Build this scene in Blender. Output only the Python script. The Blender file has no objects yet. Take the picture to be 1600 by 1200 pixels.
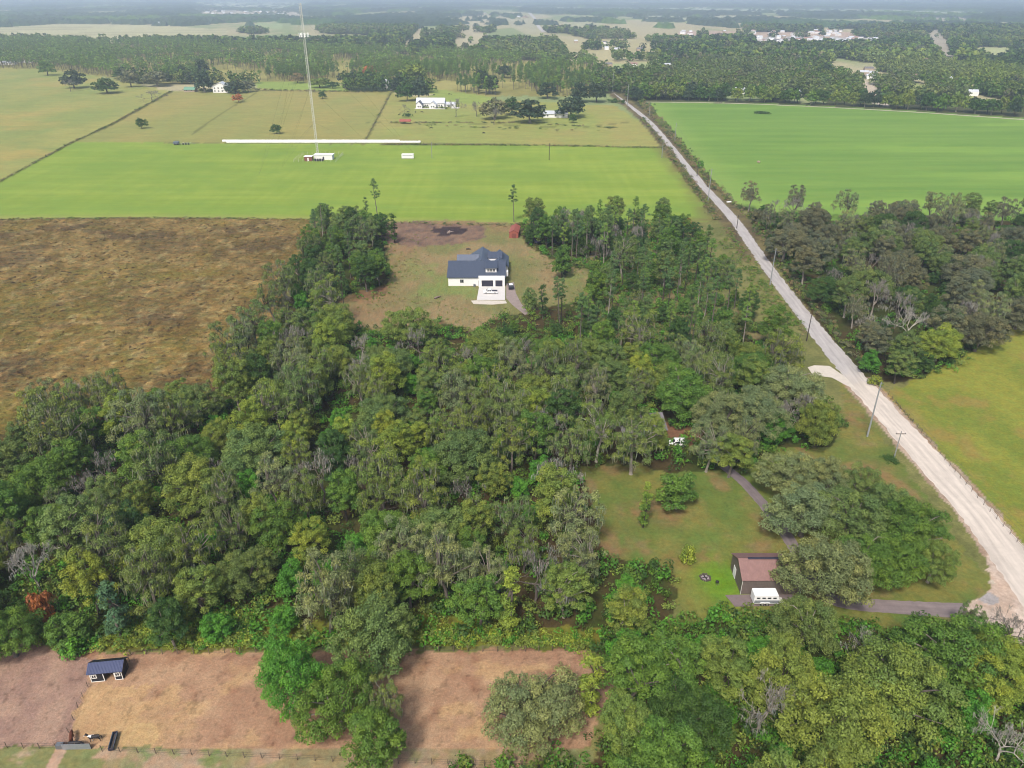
import bpy, bmesh, math, random
import numpy as np
from mathutils import Vector, Matrix
random.seed(7)
C = bpy.context.scene.collection
R = math.radians
# ---------------------------------------------------------------- camera
FPX, PITCH, CH = 1160.0, R(27.7), 100.0
CP, SP = math.cos(PITCH), math.sin(PITCH)
cam = bpy.data.cameras.new('camera'); cam.sensor_width = 36; cam.lens = 36 * FPX / 1600
cam.clip_start = 1; cam.clip_end = 90000
camo = bpy.data.objects.new('camera', cam); C.objects.link(camo)
camo.location = (0, 0, CH); camo.rotation_euler = (R(90) - PITCH, 0, 0)
bpy.context.scene.camera = camo

def G(px, py, z=0.0):
    """where the ray through a point of the photograph meets the height z"""
    x = (px - 800) / FPX; y = -(py - 600) / FPX
    t = (CH - z) / (SP - y * CP)
    return x * t, (CP + y * SP) * t
def proj(x, y, z):
    dz = z - CH; c = y * CP - dz * SP; u = y * SP + dz * CP
    return 800 + FPX * x / c, 600 - FPX * u / c
def GP(pts, z=0.0): return [G(a, b, z) for a, b in pts]

# ---------------------------------------------------------------- numpy helpers
def h2(ix, iy, s):
    n = (ix.astype(np.int64) * 374761393 + iy.astype(np.int64) * 668265263 + s * 982451653) & 0x7fffffff
    n = (n ^ (n >> 13)) * 1274126177 & 0x7fffffff
    return ((n ^ (n >> 16)) & 0xffff) / 65535.0
def vnoise(x, y, s=0):
    ix = np.floor(x); iy = np.floor(y); fx = x - ix; fy = y - iy
    fx = fx * fx * (3 - 2 * fx); fy = fy * fy * (3 - 2 * fy)
    a = h2(ix, iy, s); b = h2(ix + 1, iy, s); c = h2(ix, iy + 1, s); d = h2(ix + 1, iy + 1, s)
    return (a + (b - a) * fx) * (1 - fy) + (c + (d - c) * fx) * fy
def fbm(x, y, s=0, o=4):
    t = 0; a = .5; w = 0
    for i in range(o):
        t = t + a * vnoise(x * 2 ** i, y * 2 ** i, s + i * 17); w += a; a *= .55
    return t / w
def inside(x, y, poly):
    r = np.zeros(x.shape, bool); n = len(poly)
    for i in range(n):
        x0, y0 = poly[i]; x1, y1 = poly[(i + 1) % n]
        if y0 == y1: continue
        k = ((y0 > y) != (y1 > y)) & (x < (x1 - x0) * (y - y0) / (y1 - y0) + x0)
        r ^= k
    return r
def segdist(x, y, pts):
    d = np.full(x.shape, 1e9)
    for (x0, y0), (x1, y1) in zip(pts[:-1], pts[1:]):
        L = (x1 - x0) ** 2 + (y1 - y0) ** 2 + 1e-9
        t = np.clip(((x - x0) * (x1 - x0) + (y - y0) * (y1 - y0)) / L, 0, 1)
        d = np.minimum(d, np.hypot(x - x0 - t * (x1 - x0), y - y0 - t * (y1 - y0)))
    return d
def in1(px, py, poly): return bool(inside(np.array([px]), np.array([py]), poly)[0])

def np_mesh(name, V, Fq, mats, col=None, tint=None, ruv=None, midx=None, smooth=False):
    """V (n,3), Fq (m,k) all faces with k corners (or list of such arrays)"""
    if not isinstance(Fq, list): Fq = [Fq]
    Fq = [f for f in Fq if len(f)]
    me = bpy.data.meshes.new(name)
    V = np.asarray(V, np.float32)
    me.vertices.add(len(V)); me.vertices.foreach_set('co', V.ravel())
    loops = np.concatenate([f.ravel() for f in Fq]).astype(np.int32)
    tot = np.concatenate([np.full(len(f), f.shape[1]) for f in Fq]).astype(np.int32)
    st = np.concatenate([[0], np.cumsum(tot)[:-1]]).astype(np.int32)
    me.loops.add(len(loops)); me.loops.foreach_set('vertex_index', loops)
    me.polygons.add(len(tot)); me.polygons.foreach_set('loop_start', st); me.polygons.foreach_set('loop_total', tot)
    if midx is not None: me.polygons.foreach_set('material_index', np.asarray(midx, np.int32))
    if smooth: me.polygons.foreach_set('use_smooth', np.ones(len(tot), bool))
    for m in mats: me.materials.append(m)
    me.update(calc_edges=True)
    for nm, arr in (('col', col), ('tint', tint), ('ruv', ruv)):
        if arr is not None:
            at = me.attributes.new(nm, 'FLOAT_VECTOR', 'POINT')
            at.data.foreach_set('vector', np.asarray(arr, np.float32).ravel())
    return me

# ---------------------------------------------------------------- object helpers
def put(name, me, parent=None, loc=(0, 0, 0), rz=0.0, sc=None):
    o = bpy.data.objects.new(name, me); C.objects.link(o)
    o.location = loc; o.rotation_euler = (0, 0, rz)
    if sc is not None: o.scale = sc if hasattr(sc, '__len__') else (sc, sc, sc)
    if parent: o.parent = parent
    return o
def tag(o, label=None, cat=None, group=None, kind=None):
    if label: o['label'] = label
    if cat: o['category'] = cat
    if group: o['group'] = group
    if kind: o['kind'] = kind
    return o
def root(name, label, cat, loc, rz=0.0, group=None, sc=None):
    o = put(name, None, None, loc, rz, sc); o.empty_display_size = .5
    return tag(o, label, cat, group)

class MB:
    """collects boxes, tubes, prisms in one mesh"""
    def __init__(s): s.v = []; s.f = []
    def add(s, vs, fs):
        n = len(s.v); s.v += [tuple(v) for v in vs]; s.f += [tuple(i + n for i in f) for f in fs]; return s
    def box(s, x0, x1, y0, y1, z0, z1, M=None):
        vs = [Vector(p) for p in ((x0, y0, z0), (x1, y0, z0), (x1, y1, z0), (x0, y1, z0), (x0, y0, z1), (x1, y0, z1), (x1, y1, z1), (x0, y1, z1))]
        if M is not None: vs = [M @ v for v in vs]
        return s.add(vs, [(0, 3, 2, 1), (4, 5, 6, 7), (0, 1, 5, 4), (1, 2, 6, 5), (2, 3, 7, 6), (3, 0, 4, 7)])
    def prism(s, prof, a0, a1, axis='y'):
        """profile of (u,z) points extruded along axis; u is the other horizontal axis"""
        n = len(prof); vs = []
        for a in (a0, a1):
            for u, z in prof: vs.append((u, a, z) if axis == 'y' else (a, u, z))
        fs = [tuple(range(n)), tuple(range(2 * n - 1, n - 1, -1))]
        for i in range(n): fs.append((i, i + n, (i + 1) % n + n, (i + 1) % n))
        return s.add(vs, fs)
    def tube(s, pts, rad, n=6, cap=True):
        pts = [Vector(p) for p in pts]
        if not hasattr(rad, '__len__'): rad = [rad] * len(pts)
        vs = []; fs = []
        for i, p in enumerate(pts):
            d = (pts[min(i + 1, len(pts) - 1)] - pts[max(i - 1, 0)]).normalized()
            a = d.orthogonal().normalized() if abs(d.z) < .95 else Vector((1, 0, 0)); a = (a - d * a.dot(d)).normalized(); b = d.cross(a)
            for k in range(n):
                t = 2 * math.pi * k / n; vs.append(p + (a * math.cos(t) + b * math.sin(t)) * rad[i])
        for i in range(len(pts) - 1):
            for k in range(n):
                fs.append((i * n + k, i * n + (k + 1) % n, (i + 1) * n + (k + 1) % n, (i + 1) * n + k))
        if cap: fs.append(tuple(range(n - 1, -1, -1))); fs.append(tuple(range(len(vs) - n, len(vs))))
        return s.add(vs, fs)
    def build(s, name, mat, parent=None, smooth=False, loc=(0, 0, 0), rz=0.0, bevel=0):
        me = bpy.data.meshes.new(name); me.from_pydata(s.v, [], s.f); me.materials.append(mat)
        bm = bmesh.new(); bm.from_mesh(me); bmesh.ops.recalc_face_normals(bm, faces=bm.faces)
        if bevel: bmesh.ops.bevel(bm, geom=bm.edges[:], offset=bevel, segments=2, affect='EDGES', profile=.6)
        bm.to_mesh(me); bm.free()
        if smooth:
            for p in me.polygons: p.use_smooth = True
        return put(name, me, parent, loc, rz)

def copy_tree(o, parent=None):
    c = o.copy(); C.objects.link(c); c.parent = parent
    for ch in [x for x in KIDS.get(o.name, o.children)]: copy_tree(ch, c)
    return c
KIDS = {}

# ---------------------------------------------------------------- materials
def newmat(name):
    m = bpy.data.materials.new(name); m.use_nodes = True
    nt = m.node_tree; nt.nodes.clear(); return m, nt, nt.nodes, nt.links
def nd(nodes, typ, **k):
    n = nodes.new(typ)
    for a, b in k.items():
        if a.startswith('i_'): n.inputs[a[2:].replace('_', ' ')].default_value = b
        else: setattr(n, a, b)
    return n
def mat(name, col, rough=.7, metal=0.0, var=.15, scale=2.0, bump=0.0, stretch=None, spec=.3):
    m, nt, N, L = newmat(name)
    out = nd(N, 'ShaderNodeOutputMaterial'); b = nd(N, 'ShaderNodeBsdfPrincipled')
    b.inputs['Roughness'].default_value = rough; b.inputs['Metallic'].default_value = metal
    b.inputs['Specular IOR Level'].default_value = spec
    tc = nd(N, 'ShaderNodeTexCoord'); mp = nd(N, 'ShaderNodeMapping')
    if stretch: mp.inputs['Scale'].default_value = stretch
    no = nd(N, 'ShaderNodeTexNoise'); no.inputs['Scale'].default_value = scale; no.inputs['Detail'].default_value = 6; no.inputs['Roughness'].default_value = .65
    L.new(tc.outputs['Object'], mp.inputs[0]); L.new(mp.outputs[0], no.inputs['Vector'])
    mr = nd(N, 'ShaderNodeMapRange'); mr.inputs['From Min'].default_value = .25; mr.inputs['From Max'].default_value = .75
    mr.inputs['To Min'].default_value = 1 - var; mr.inputs['To Max'].default_value = 1 + var
    L.new(no.outputs['Fac'], mr.inputs['Value'])
    vm = nd(N, 'ShaderNodeVectorMath', operation='SCALE'); vm.inputs[0].default_value = col[:3]
    L.new(mr.outputs[0], vm.inputs['Scale']); L.new(vm.outputs[0], b.inputs['Base Color'])
    if bump:
        bp = nd(N, 'ShaderNodeBump'); bp.inputs['Strength'].default_value = 1; bp.inputs['Distance'].default_value = bump
        L.new(no.outputs['Fac'], bp.inputs['Height']); L.new(bp.outputs[0], b.inputs['Normal'])
    L.new(b.outputs[0], out.inputs[0]); return m

def ribbed(name, col, axis=0, pitch=.3, depth=.03, rough=.45, metal=.3, var=.12):
    """sheet metal with ribs"""
    m = mat(name, col, rough, metal, var, 1.2); nt = m.node_tree; N = nt.nodes; L = nt.links
    b = [n for n in N if n.type == 'BSDF_PRINCIPLED'][0]
    tc = nd(N, 'ShaderNodeTexCoord'); sx = nd(N, 'ShaderNodeSeparateXYZ'); L.new(tc.outputs['Object'], sx.inputs[0])
    mu = nd(N, 'ShaderNodeMath', operation='MULTIPLY'); mu.inputs[1].default_value = 1 / pitch; L.new(sx.outputs[axis], mu.inputs[0])
    fr = nd(N, 'ShaderNodeMath', operation='FRACT'); L.new(mu.outputs[0], fr.inputs[0])
    pp = nd(N, 'ShaderNodeMath', operation='PINGPONG'); pp.inputs[1].default_value = .5; L.new(fr.outputs[0], pp.inputs[0])
    po = nd(N, 'ShaderNodeMath', operation='POWER'); po.inputs[1].default_value = 4; L.new(pp.outputs[0], po.inputs[0])
    bp = nd(N, 'ShaderNodeBump'); bp.inputs['Distance'].default_value = depth * 8; L.new(po.outputs[0], bp.inputs['Height']); L.new(bp.outputs[0], b.inputs['Normal'])
    return m

def ground_mat(name, s1=1.5, a1=.3, s2=.25, a2=.2, bump=.15, stretch=(1, 1, 1), hue=.0, s0=9.0, a0=.2):
    """colour attribute times three sizes of mottling, with a hue drift between yellow and green"""
    m, nt, N, L = newmat(name)
    out = nd(N, 'ShaderNodeOutputMaterial'); b = nd(N, 'ShaderNodeBsdfPrincipled')
    b.inputs['Roughness'].default_value = .95; b.inputs['Specular IOR Level'].default_value = .1
    at = nd(N, 'ShaderNodeAttribute', attribute_name='col'); tc = nd(N, 'ShaderNodeTexCoord'); mp = nd(N, 'ShaderNodeMapping')
    mp.inputs['Scale'].default_value = stretch; L.new(tc.outputs['Object'], mp.inputs[0])
    fac = None; hs = []
    for s, a, d in ((s0, a0, 2), (s1, a1, 5), (s2, a2, 5)):
        no = nd(N, 'ShaderNodeTexNoise'); no.inputs['Scale'].default_value = s; no.inputs['Detail'].default_value = d; no.inputs['Roughness'].default_value = .7
        L.new(mp.outputs[0], no.inputs['Vector']); hs.append(no)
        mr = nd(N, 'ShaderNodeMapRange', clamp=False); mr.inputs['From Min'].default_value = .3; mr.inputs['From Max'].default_value = .7
        mr.inputs['To Min'].default_value = 1 - a; mr.inputs['To Max'].default_value = 1 + a; L.new(no.outputs['Fac'], mr.inputs['Value'])
        if fac is None: fac = mr.outputs[0]
        else:
            mu = nd(N, 'ShaderNodeMath', operation='MULTIPLY'); L.new(fac, mu.inputs[0]); L.new(mr.outputs[0], mu.inputs[1]); fac = mu.outputs[0]
    vm = nd(N, 'ShaderNodeVectorMath', operation='SCALE'); L.new(at.outputs['Vector'], vm.inputs[0]); L.new(fac, vm.inputs['Scale'])
    colr = vm.outputs[0]
    if hue:
        no = nd(N, 'ShaderNodeTexNoise'); no.inputs['Scale'].default_value = s1 * .55; no.inputs['Detail'].default_value = 6
        mp2 = nd(N, 'ShaderNodeMapping'); mp2.inputs['Location'].default_value = (31, 17, 5); L.new(mp.outputs[0], mp2.inputs[0]); L.new(mp2.outputs[0], no.inputs['Vector'])
        mr = nd(N, 'ShaderNodeMapRange'); mr.inputs['From Min'].default_value = .35; mr.inputs['From Max'].default_value = .65
        L.new(no.outputs['Fac'], mr.inputs['Value'])
        mx = nd(N, 'ShaderNodeMix', data_type='VECTOR'); mx.inputs[4].default_value = (1 + hue, 1, 1 - hue); mx.inputs[5].default_value = (1 - hue, 1 + hue * .3, 1 + hue * .3)
        L.new(mr.outputs[0], mx.inputs[0]); v2 = nd(N, 'ShaderNodeVectorMath', operation='MULTIPLY')
        L.new(colr, v2.inputs[0]); L.new(mx.outputs[1], v2.inputs[1]); colr = v2.outputs[0]
    L.new(colr, b.inputs['Base Color'])
    if bump:
        bp = nd(N, 'ShaderNodeBump'); bp.inputs['Distance'].default_value = bump; L.new(hs[1].outputs['Fac'], bp.inputs['Height']); L.new(bp.outputs[0], b.inputs['Normal'])
    L.new(b.outputs[0], out.inputs[0]); return m

def leaf_mat(name, transl=.16, rough=.6):
    """object colour x mesh colour, varied per twig and per leaf"""
    m, nt, N, L = newmat(name)
    out = nd(N, 'ShaderNodeOutputMaterial')
    oi = nd(N, 'ShaderNodeObjectInfo'); at = nd(N, 'ShaderNodeAttribute', attribute_name='col'); ti = nd(N, 'ShaderNodeAttribute', attribute_name='tint')
    sx = nd(N, 'ShaderNodeSeparateXYZ'); L.new(ti.outputs['Vector'], sx.inputs[0])
    m1 = nd(N, 'ShaderNodeVectorMath', operation='MULTIPLY'); L.new(oi.outputs['Color'], m1.inputs[0]); L.new(at.outputs['Vector'], m1.inputs[1])
    mx = nd(N, 'ShaderNodeMix', data_type='VECTOR'); mx.inputs[4].default_value = (.72, .86, .9); mx.inputs[5].default_value = (1.2, 1.16, .92)
    L.new(sx.outputs[0], mx.inputs[0])
    m2 = nd(N, 'ShaderNodeVectorMath', operation='MULTIPLY'); L.new(m1.outputs[0], m2.inputs[0]); L.new(mx.outputs[1], m2.inputs[1])
    mr = nd(N, 'ShaderNodeMapRange'); mr.inputs['To Min'].default_value = .7; mr.inputs['To Max'].default_value = 1.32; L.new(sx.outputs[1], mr.inputs['Value'])
    m3 = nd(N, 'ShaderNodeVectorMath', operation='SCALE'); L.new(m2.outputs[0], m3.inputs[0]); L.new(mr.outputs[0], m3.inputs['Scale'])
    b = nd(N, 'ShaderNodeBsdfPrincipled'); b.inputs['Roughness'].default_value = rough; b.inputs['Specular IOR Level'].default_value = .25
    L.new(m3.outputs[0], b.inputs['Base Color'])
    tr = nd(N, 'ShaderNodeBsdfTranslucent'); L.new(m3.outputs[0], tr.inputs['Color'])
    ms = nd(N, 'ShaderNodeMixShader'); ms.inputs[0].default_value = transl; L.new(b.outputs[0], ms.inputs[1]); L.new(tr.outputs[0], ms.inputs[2])
    L.new(ms.outputs[0], out.inputs[0]); return m
def bark_mat():
    m, nt, N, L = newmat('bark')
    out = nd(N, 'ShaderNodeOutputMaterial'); b = nd(N, 'ShaderNodeBsdfPrincipled'); b.inputs['Roughness'].default_value = .9
    oi = nd(N, 'ShaderNodeObjectInfo'); tc = nd(N, 'ShaderNodeTexCoord'); mp = nd(N, 'ShaderNodeMapping'); mp.inputs['Scale'].default_value = (3, 3, .6)
    L.new(tc.outputs['Object'], mp.inputs[0]); no = nd(N, 'ShaderNodeTexNoise'); no.inputs['Scale'].default_value = 2.5; no.inputs['Detail'].default_value = 5; L.new(mp.outputs[0], no.inputs['Vector'])
    mr = nd(N, 'ShaderNodeMapRange'); mr.inputs['From Min'].default_value = .3; mr.inputs['From Max'].default_value = .7; mr.inputs['To Min'].default_value = .55; mr.inputs['To Max'].default_value = 1.4
    L.new(no.outputs['Fac'], mr.inputs['Value']); vm = nd(N, 'ShaderNodeVectorMath', operation='SCALE'); L.new(oi.outputs['Color'], vm.inputs[0]); L.new(mr.outputs[0], vm.inputs['Scale'])
    L.new(vm.outputs[0], b.inputs['Base Color']); L.new(b.outputs[0], out.inputs[0]); return m
LEAF = leaf_mat('foliage'); NEEDLE = leaf_mat('needles', .15); MOSS = leaf_mat('moss', .15, .9); BARK = bark_mat()

# ---------------------------------------------------------------- the ground, painted per vertex with the colour each place has
def S(r, g, b, k=.6):
    f = lambda c: (c / 255 / 12.92 if c <= 10 else ((c / 255 + .055) / 1.055) ** 2.4) * k
    return np.array([f(r), f(g), f(b)])
P_ = {}
P_['wood'] = GP([(-300, 760), (0, 712), (90, 668), (160, 655), (240, 655), (340, 632), (376, 565), (428, 505), (470, 440), (496, 385), (500, 352), (596, 352), (604, 395), (610, 430), (600, 460), (500, 478), (512, 505), (600, 520),
                 (690, 500), (740, 520), (770, 500), (850, 480), (905, 470), (960, 440), (860, 405), (820, 380), (806, 348), (1000, 352), (1060, 352), (1085, 385), (1140, 455), (1190, 520), (1250, 600), (1320, 655), (1300, 700),
                 (1215, 700), (1160, 738), (1080, 735), (1040, 740), (1000, 725), (900, 730), (930, 800), (940, 870), (1040, 885), (1060, 925), (1040, 990), (960, 1005), (560, 1010), (380, 1012), (200, 1015), (60, 1000), (40, 985), (0, 1015), (-60, 1080), (-400, 1120)])
P_['wood2'] = GP([(960, 1005), (1040, 985), (1130, 965), (1240, 965), (1330, 985), (1480, 985), (1560, 990), (1660, 1120), (1700, 1300), (1400, 1420), (700, 1420), (700, 1205), (860, 1200), (930, 1180), (955, 1120), (975, 1060), (930, 1020)])
P_['wood3'] = GP([(1168, 330), (1210, 336), (1300, 345), (1600, 345), (1900, 330), (1900, 520), (1620, 500), (1540, 540), (1500, 575), (1400, 600), (1345, 590), (1300, 530), (1240, 455), (1195, 385)])
P_['cropA'] = GP([(-160, 340), (0, 342), (240, 340), (480, 342), (600, 346), (800, 350), (1000, 352), (1125, 345), (1098, 300), (1062, 260), (1040, 230), (860, 227), (345, 224), (115, 222), (0, 284), (-160, 352)])
P_['cropB'] = GP([(1010, 159), (1200, 162), (1400, 172), (1600, 185), (1900, 206), (2100, 330), (1700, 350), (1600, 352), (1300, 350), (1180, 330), (1150, 318), (1100, 272), (1068, 240), (1040, 205)])
P_['brown'] = GP([(-400, 352), (0, 343), (240, 341), (484, 343), (486, 385), (460, 440), (420, 505), (370, 568), (335, 630), (240, 655), (90, 668), (0, 715), (-400, 775)])
P_['paddock'] = GP([(-300, 1110), (0, 1020), (40, 990), (70, 1008), (110, 1022), (210, 1019), (400, 1018), (600, 1015), (915, 1016), (960, 1060), (940, 1120), (900, 1192), (640, 1196), (520, 1186), (300, 1176), (190, 1170), (0, 1170), (-300, 1180)])
P_['padL'] = GP([(-300, 1110), (0, 1020), (40, 990), (70, 1008), (110, 1022), (150, 1030), (140, 1070), (122, 1100), (104, 1160), (100, 1172), (0, 1170), (-300, 1180)])
P_['padGold'] = GP([(140, 1072), (195, 1066), (240, 1075), (215, 1090), (180, 1092), (175, 1130), (165, 1150), (120, 1150), (112, 1140), (124, 1100)])
P_['yard'] = GP([(500, 480), (600, 462), (612, 430), (606, 390), (590, 347), (690, 344), (810, 349), (1010, 352), (1040, 350), (1040, 420), (930, 480), (900, 500), (760, 545), (700, 545), (680, 520), (600, 525), (510, 508)])
P_['ash'] = GP([(590, 350), (640, 346), (750, 352), (760, 370), (715, 382), (640, 384), (598, 382)])
P_['lawn'] = GP([(900, 690), (1000, 700), (1160, 725), (1200, 690), (1320, 640), (1310, 590), (1385, 690), (1450, 780), (1530, 890), (1550, 915), (1490, 945), (1400, 945), (1460, 965), (1450, 1010), (1330, 990), (1240, 970), (1130, 975), (1050, 990), (1060, 925), (1040, 885), (940, 870), (925, 800)])
P_['past'] = GP([(1384, 614), (1420, 598), (1500, 560), (1560, 525), (1620, 490), (2000, 480), (2300, 900), (1760, 1060), (1600, 868), (1500, 755), (1440, 682)])
P_['pstrip'] = [(0, 0)]
PSTRIP = GP([(1381, 610), (1440, 676), (1500, 748), (1600, 860), (1700, 975)])
P_['sand'] = GP([(1546, 860), (1548, 905), (1538, 925), (1500, 944), (1500, 968), (1545, 985), (1575, 1015), (1700, 1090), (1900, 1200), (1900, 1000), (1700, 930), (1600, 850)])
P_['mulch'] = GP([(1035, 662), (1080, 662), (1105, 640), (1105, 675), (1085, 700), (1040, 700)])
P_['pad2'] = GP([(0, 0), (1, 0), (0, 1)])
P_['meadowL'] = GP([(-700, 700), (-700, 150), (0, 100), (60, 100), (268, 143), (120, 222), (0, 284), (-160, 350)])
P_['meadowM'] = GP([(268, 143), (400, 138), (610, 143), (570, 223), (115, 223)])
P_['meadowR'] = GP([(610, 143), (640, 150), (960, 165), (1000, 190), (1040, 230), (860, 227), (570, 223)])
P_['beltFloor'] = GP([(-300, 104), (60, 108), (250, 130), (560, 130), (760, 150), (930, 150), (930, 100), (700, 88), (500, 80), (300, 70), (-300, 62)])
P_['green1'] = GP([(400, 139), (400, 127), (530, 130), (545, 143)])
P_['green2'] = GP([(670, 138), (760, 150), (800, 165), (680, 160)])
BELT = P_['beltFloor']
# open land among the far woods (photo points); everything else beyond the pastures is wooded
OPEN = [([(-60, 46), (90, 37), (200, 38), (355, 46), (352, 55), (180, 60), (0, 56), (-60, 60)], S(205, 200, 155)),
        ([(290, 3), (490, 4), (440, 14), (350, 14)], S(190, 200, 170)),
        ([(300, 15), (470, 18), (470, 22), (320, 23)], S(205, 195, 175)),
        ([(683, 26), (780, 23), (800, 29), (770, 33), (760, 50), (752, 72), (712, 80), (705, 62), (725, 40), (700, 35)], S(200, 190, 155)),
        ([(655, 44), (690, 46), (680, 58), (650, 66), (622, 74), (630, 60)], S(205, 192, 155)),
        ([(780, 30), (830, 30), (850, 48), (820, 46), (805, 40)], S(190, 185, 150)),
        ([(868, 62), (1010, 60), (1065, 78), (1010, 92), (930, 90), (885, 78)], S(195, 185, 140)),
        ([(915, 100), (1045, 98), (1050, 106), (930, 108)], S(180, 190, 130)),
        ([(835, 11), (1180, 13), (1600, 19), (1700, 20), (1700, 23), (1180, 19), (840, 15)], S(185, 195, 165)),
        ([(1060, 48), (1200, 50), (1330, 50), (1345, 56), (1290, 56), (1200, 55), (1060, 57)], S(205, 180, 160)),
        ([(1178, 58), (1290, 57), (1372, 60), (1372, 64), (1260, 66), (1180, 69)], S(200, 195, 190)),
        ([(1436, 48), (1466, 46), (1478, 62), (1494, 78), (1500, 92), (1476, 90), (1460, 70)], S(190, 180, 160)),
        ([(1510, 80), (1528, 74), (1590, 74), (1640, 78), (1600, 86), (1540, 90), (1512, 88)], S(190, 195, 140)),
        ([(1400, 28), (1500, 27), (1540, 31), (1480, 32)], S(195, 185, 165)),
        ([(1345, 122), (1370, 135), (1392, 148), (1376, 146), (1350, 138), (1340, 126)], S(215, 200, 180)),
        ([(1508, 128), (1522, 127), (1526, 142), (1512, 140)], S(170, 180, 110)),
        ([(1418, 130), (1450, 132), (1450, 136), (1420, 136)], S(170, 180, 110)),
        ([(880, 34), (940, 35), (940, 37), (880, 37)], S(190, 190, 150)),
        ([(400, 36), (440, 37), (440, 40), (400, 40)], S(170, 185, 130)),
        ([(1010, 24), (1150, 26), (1150, 28), (1010, 27)], S(190, 195, 160)),
        ([(600, 70), (625, 71), (620, 75), (596, 75)], S(210, 195, 160)),
        ([(-80, 88), (0, 92), (70, 96), (60, 108), (-80, 106)], S(190, 180, 120)),
        ([(1480, 120), (1500, 118), (1500, 121), (1482, 123)], S(170, 180, 110))]
def gp_open(a):
    m = sum(p[1] for p in a) / len(a)
    return [G(x, y, 11.0 if y > m else 0.0) for x, y in a]
OPEN = [(gp_open(a) if min(p[1] for p in a) > 12 else GP(a), b) for a, b in OPEN]
rtw = random.Random(21)
TOWN = [(rtw.uniform(1182, 1370), rtw.uniform(59, 68)) for _ in range(46)] + [(rtw.uniform(1060, 1340), rtw.uniform(49, 56)) for _ in range(26)] + [(rtw.uniform(322, 480), rtw.uniform(17, 23)) for _ in range(22)]
TOWN += [(816, 71), (838, 71), (900, 67), (945, 69), (948, 78), (963, 80), (950, 105), (990, 105), (1042, 106), (1000, 80), (663, 47), (700, 57), (742, 22), (758, 22), (697, 22), (730, 42), (810, 27), (820, 28), (543, 29), (540, 30), (610, 74), (250, 37), (1350, 118), (1364, 119), (1358, 112), (1362, 124), (1424, 100), (1434, 96), (1440, 97), (1447, 98), (1462, 100), (1430, 124), (1478, 128), (1416, 88), (1408, 88), (1126, 80), (1285, 83), (1198, 90), (1230, 150), (1245, 151), (1520, 150), (1590, 145), (1138, 148), (1155, 147), (1560, 20), (1575, 20), (1122, 5), (1362, 6), (1535, 46), (1548, 46)]
TG = [G(a, b) for a, b in TOWN]
def wooded(x, y):
    w = y > 640
    for k in ('meadowL', 'meadowM', 'meadowR', 'cropA', 'cropB', 'beltFloor', 'green1', 'green2'): w &= ~inside(x, y, P_[k])
    w &= ~((x < 125) & (y < 900) & (x > -600))
    w &= ~((x < -200) & (y < 1000))
    spk = fbm(x / 24, y / 55, 79, 3)
    sw = 12 * (fbm(x / 30, y / 60, 5) - .5)
    for i_, (p, c) in enumerate(OPEN): w &= ~(inside(x + sw, y + sw * 2, p) & ~((spk > (.7 if i_ else 9)) & (y > 1000)))
    for a, b in TG:
        if b < 5000: w &= ~((np.abs(x - a) < 9 + b * .004) & (y < b + 14) & (y > b - 14 - b * .045))
    gap = fbm(x / 260, y / 700, 77, 4)
    w &= ~((gap > .545) & (y > 1900)); w &= ~((fbm(x / 70, y / 160, 78, 3) > .665) & (y > 1000))
    return w
ROADC = [((955 + 962) / 2, 145), (984, 165), (1009, 185), (1024, 200), (1049, 230), (1073, 260), (1098, 290), (1126, 320), (1152, 350), (1173, 380), (1201, 420), (1231, 460), (1262, 500), (1294, 540), (1328, 580), (1353, 610), (1389, 650), (1435, 700), (1480, 750), (1525, 800), (1563, 850), (1600, 900), (1655, 970)]
ROADW = [.0, 2.2, 2.2, 2.3, 2.4, 2.5, 2.6, 2.6, 2.6, 2.6, 2.6, 2.7, 2.9, 3.1, 3.3, 3.7, 3.7, 3.8, 3.9, 4.0, 4.1, 4.2, 4.3]
ROADP = GP(ROADC)
REG = ('ground', 'crop_field', 'crop_field', 'fallow_field', 'paddock', 'yard', 'lawn', 'pasture', 'meadow', 'meadow', 'meadow', 'woodland_floor')
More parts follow.
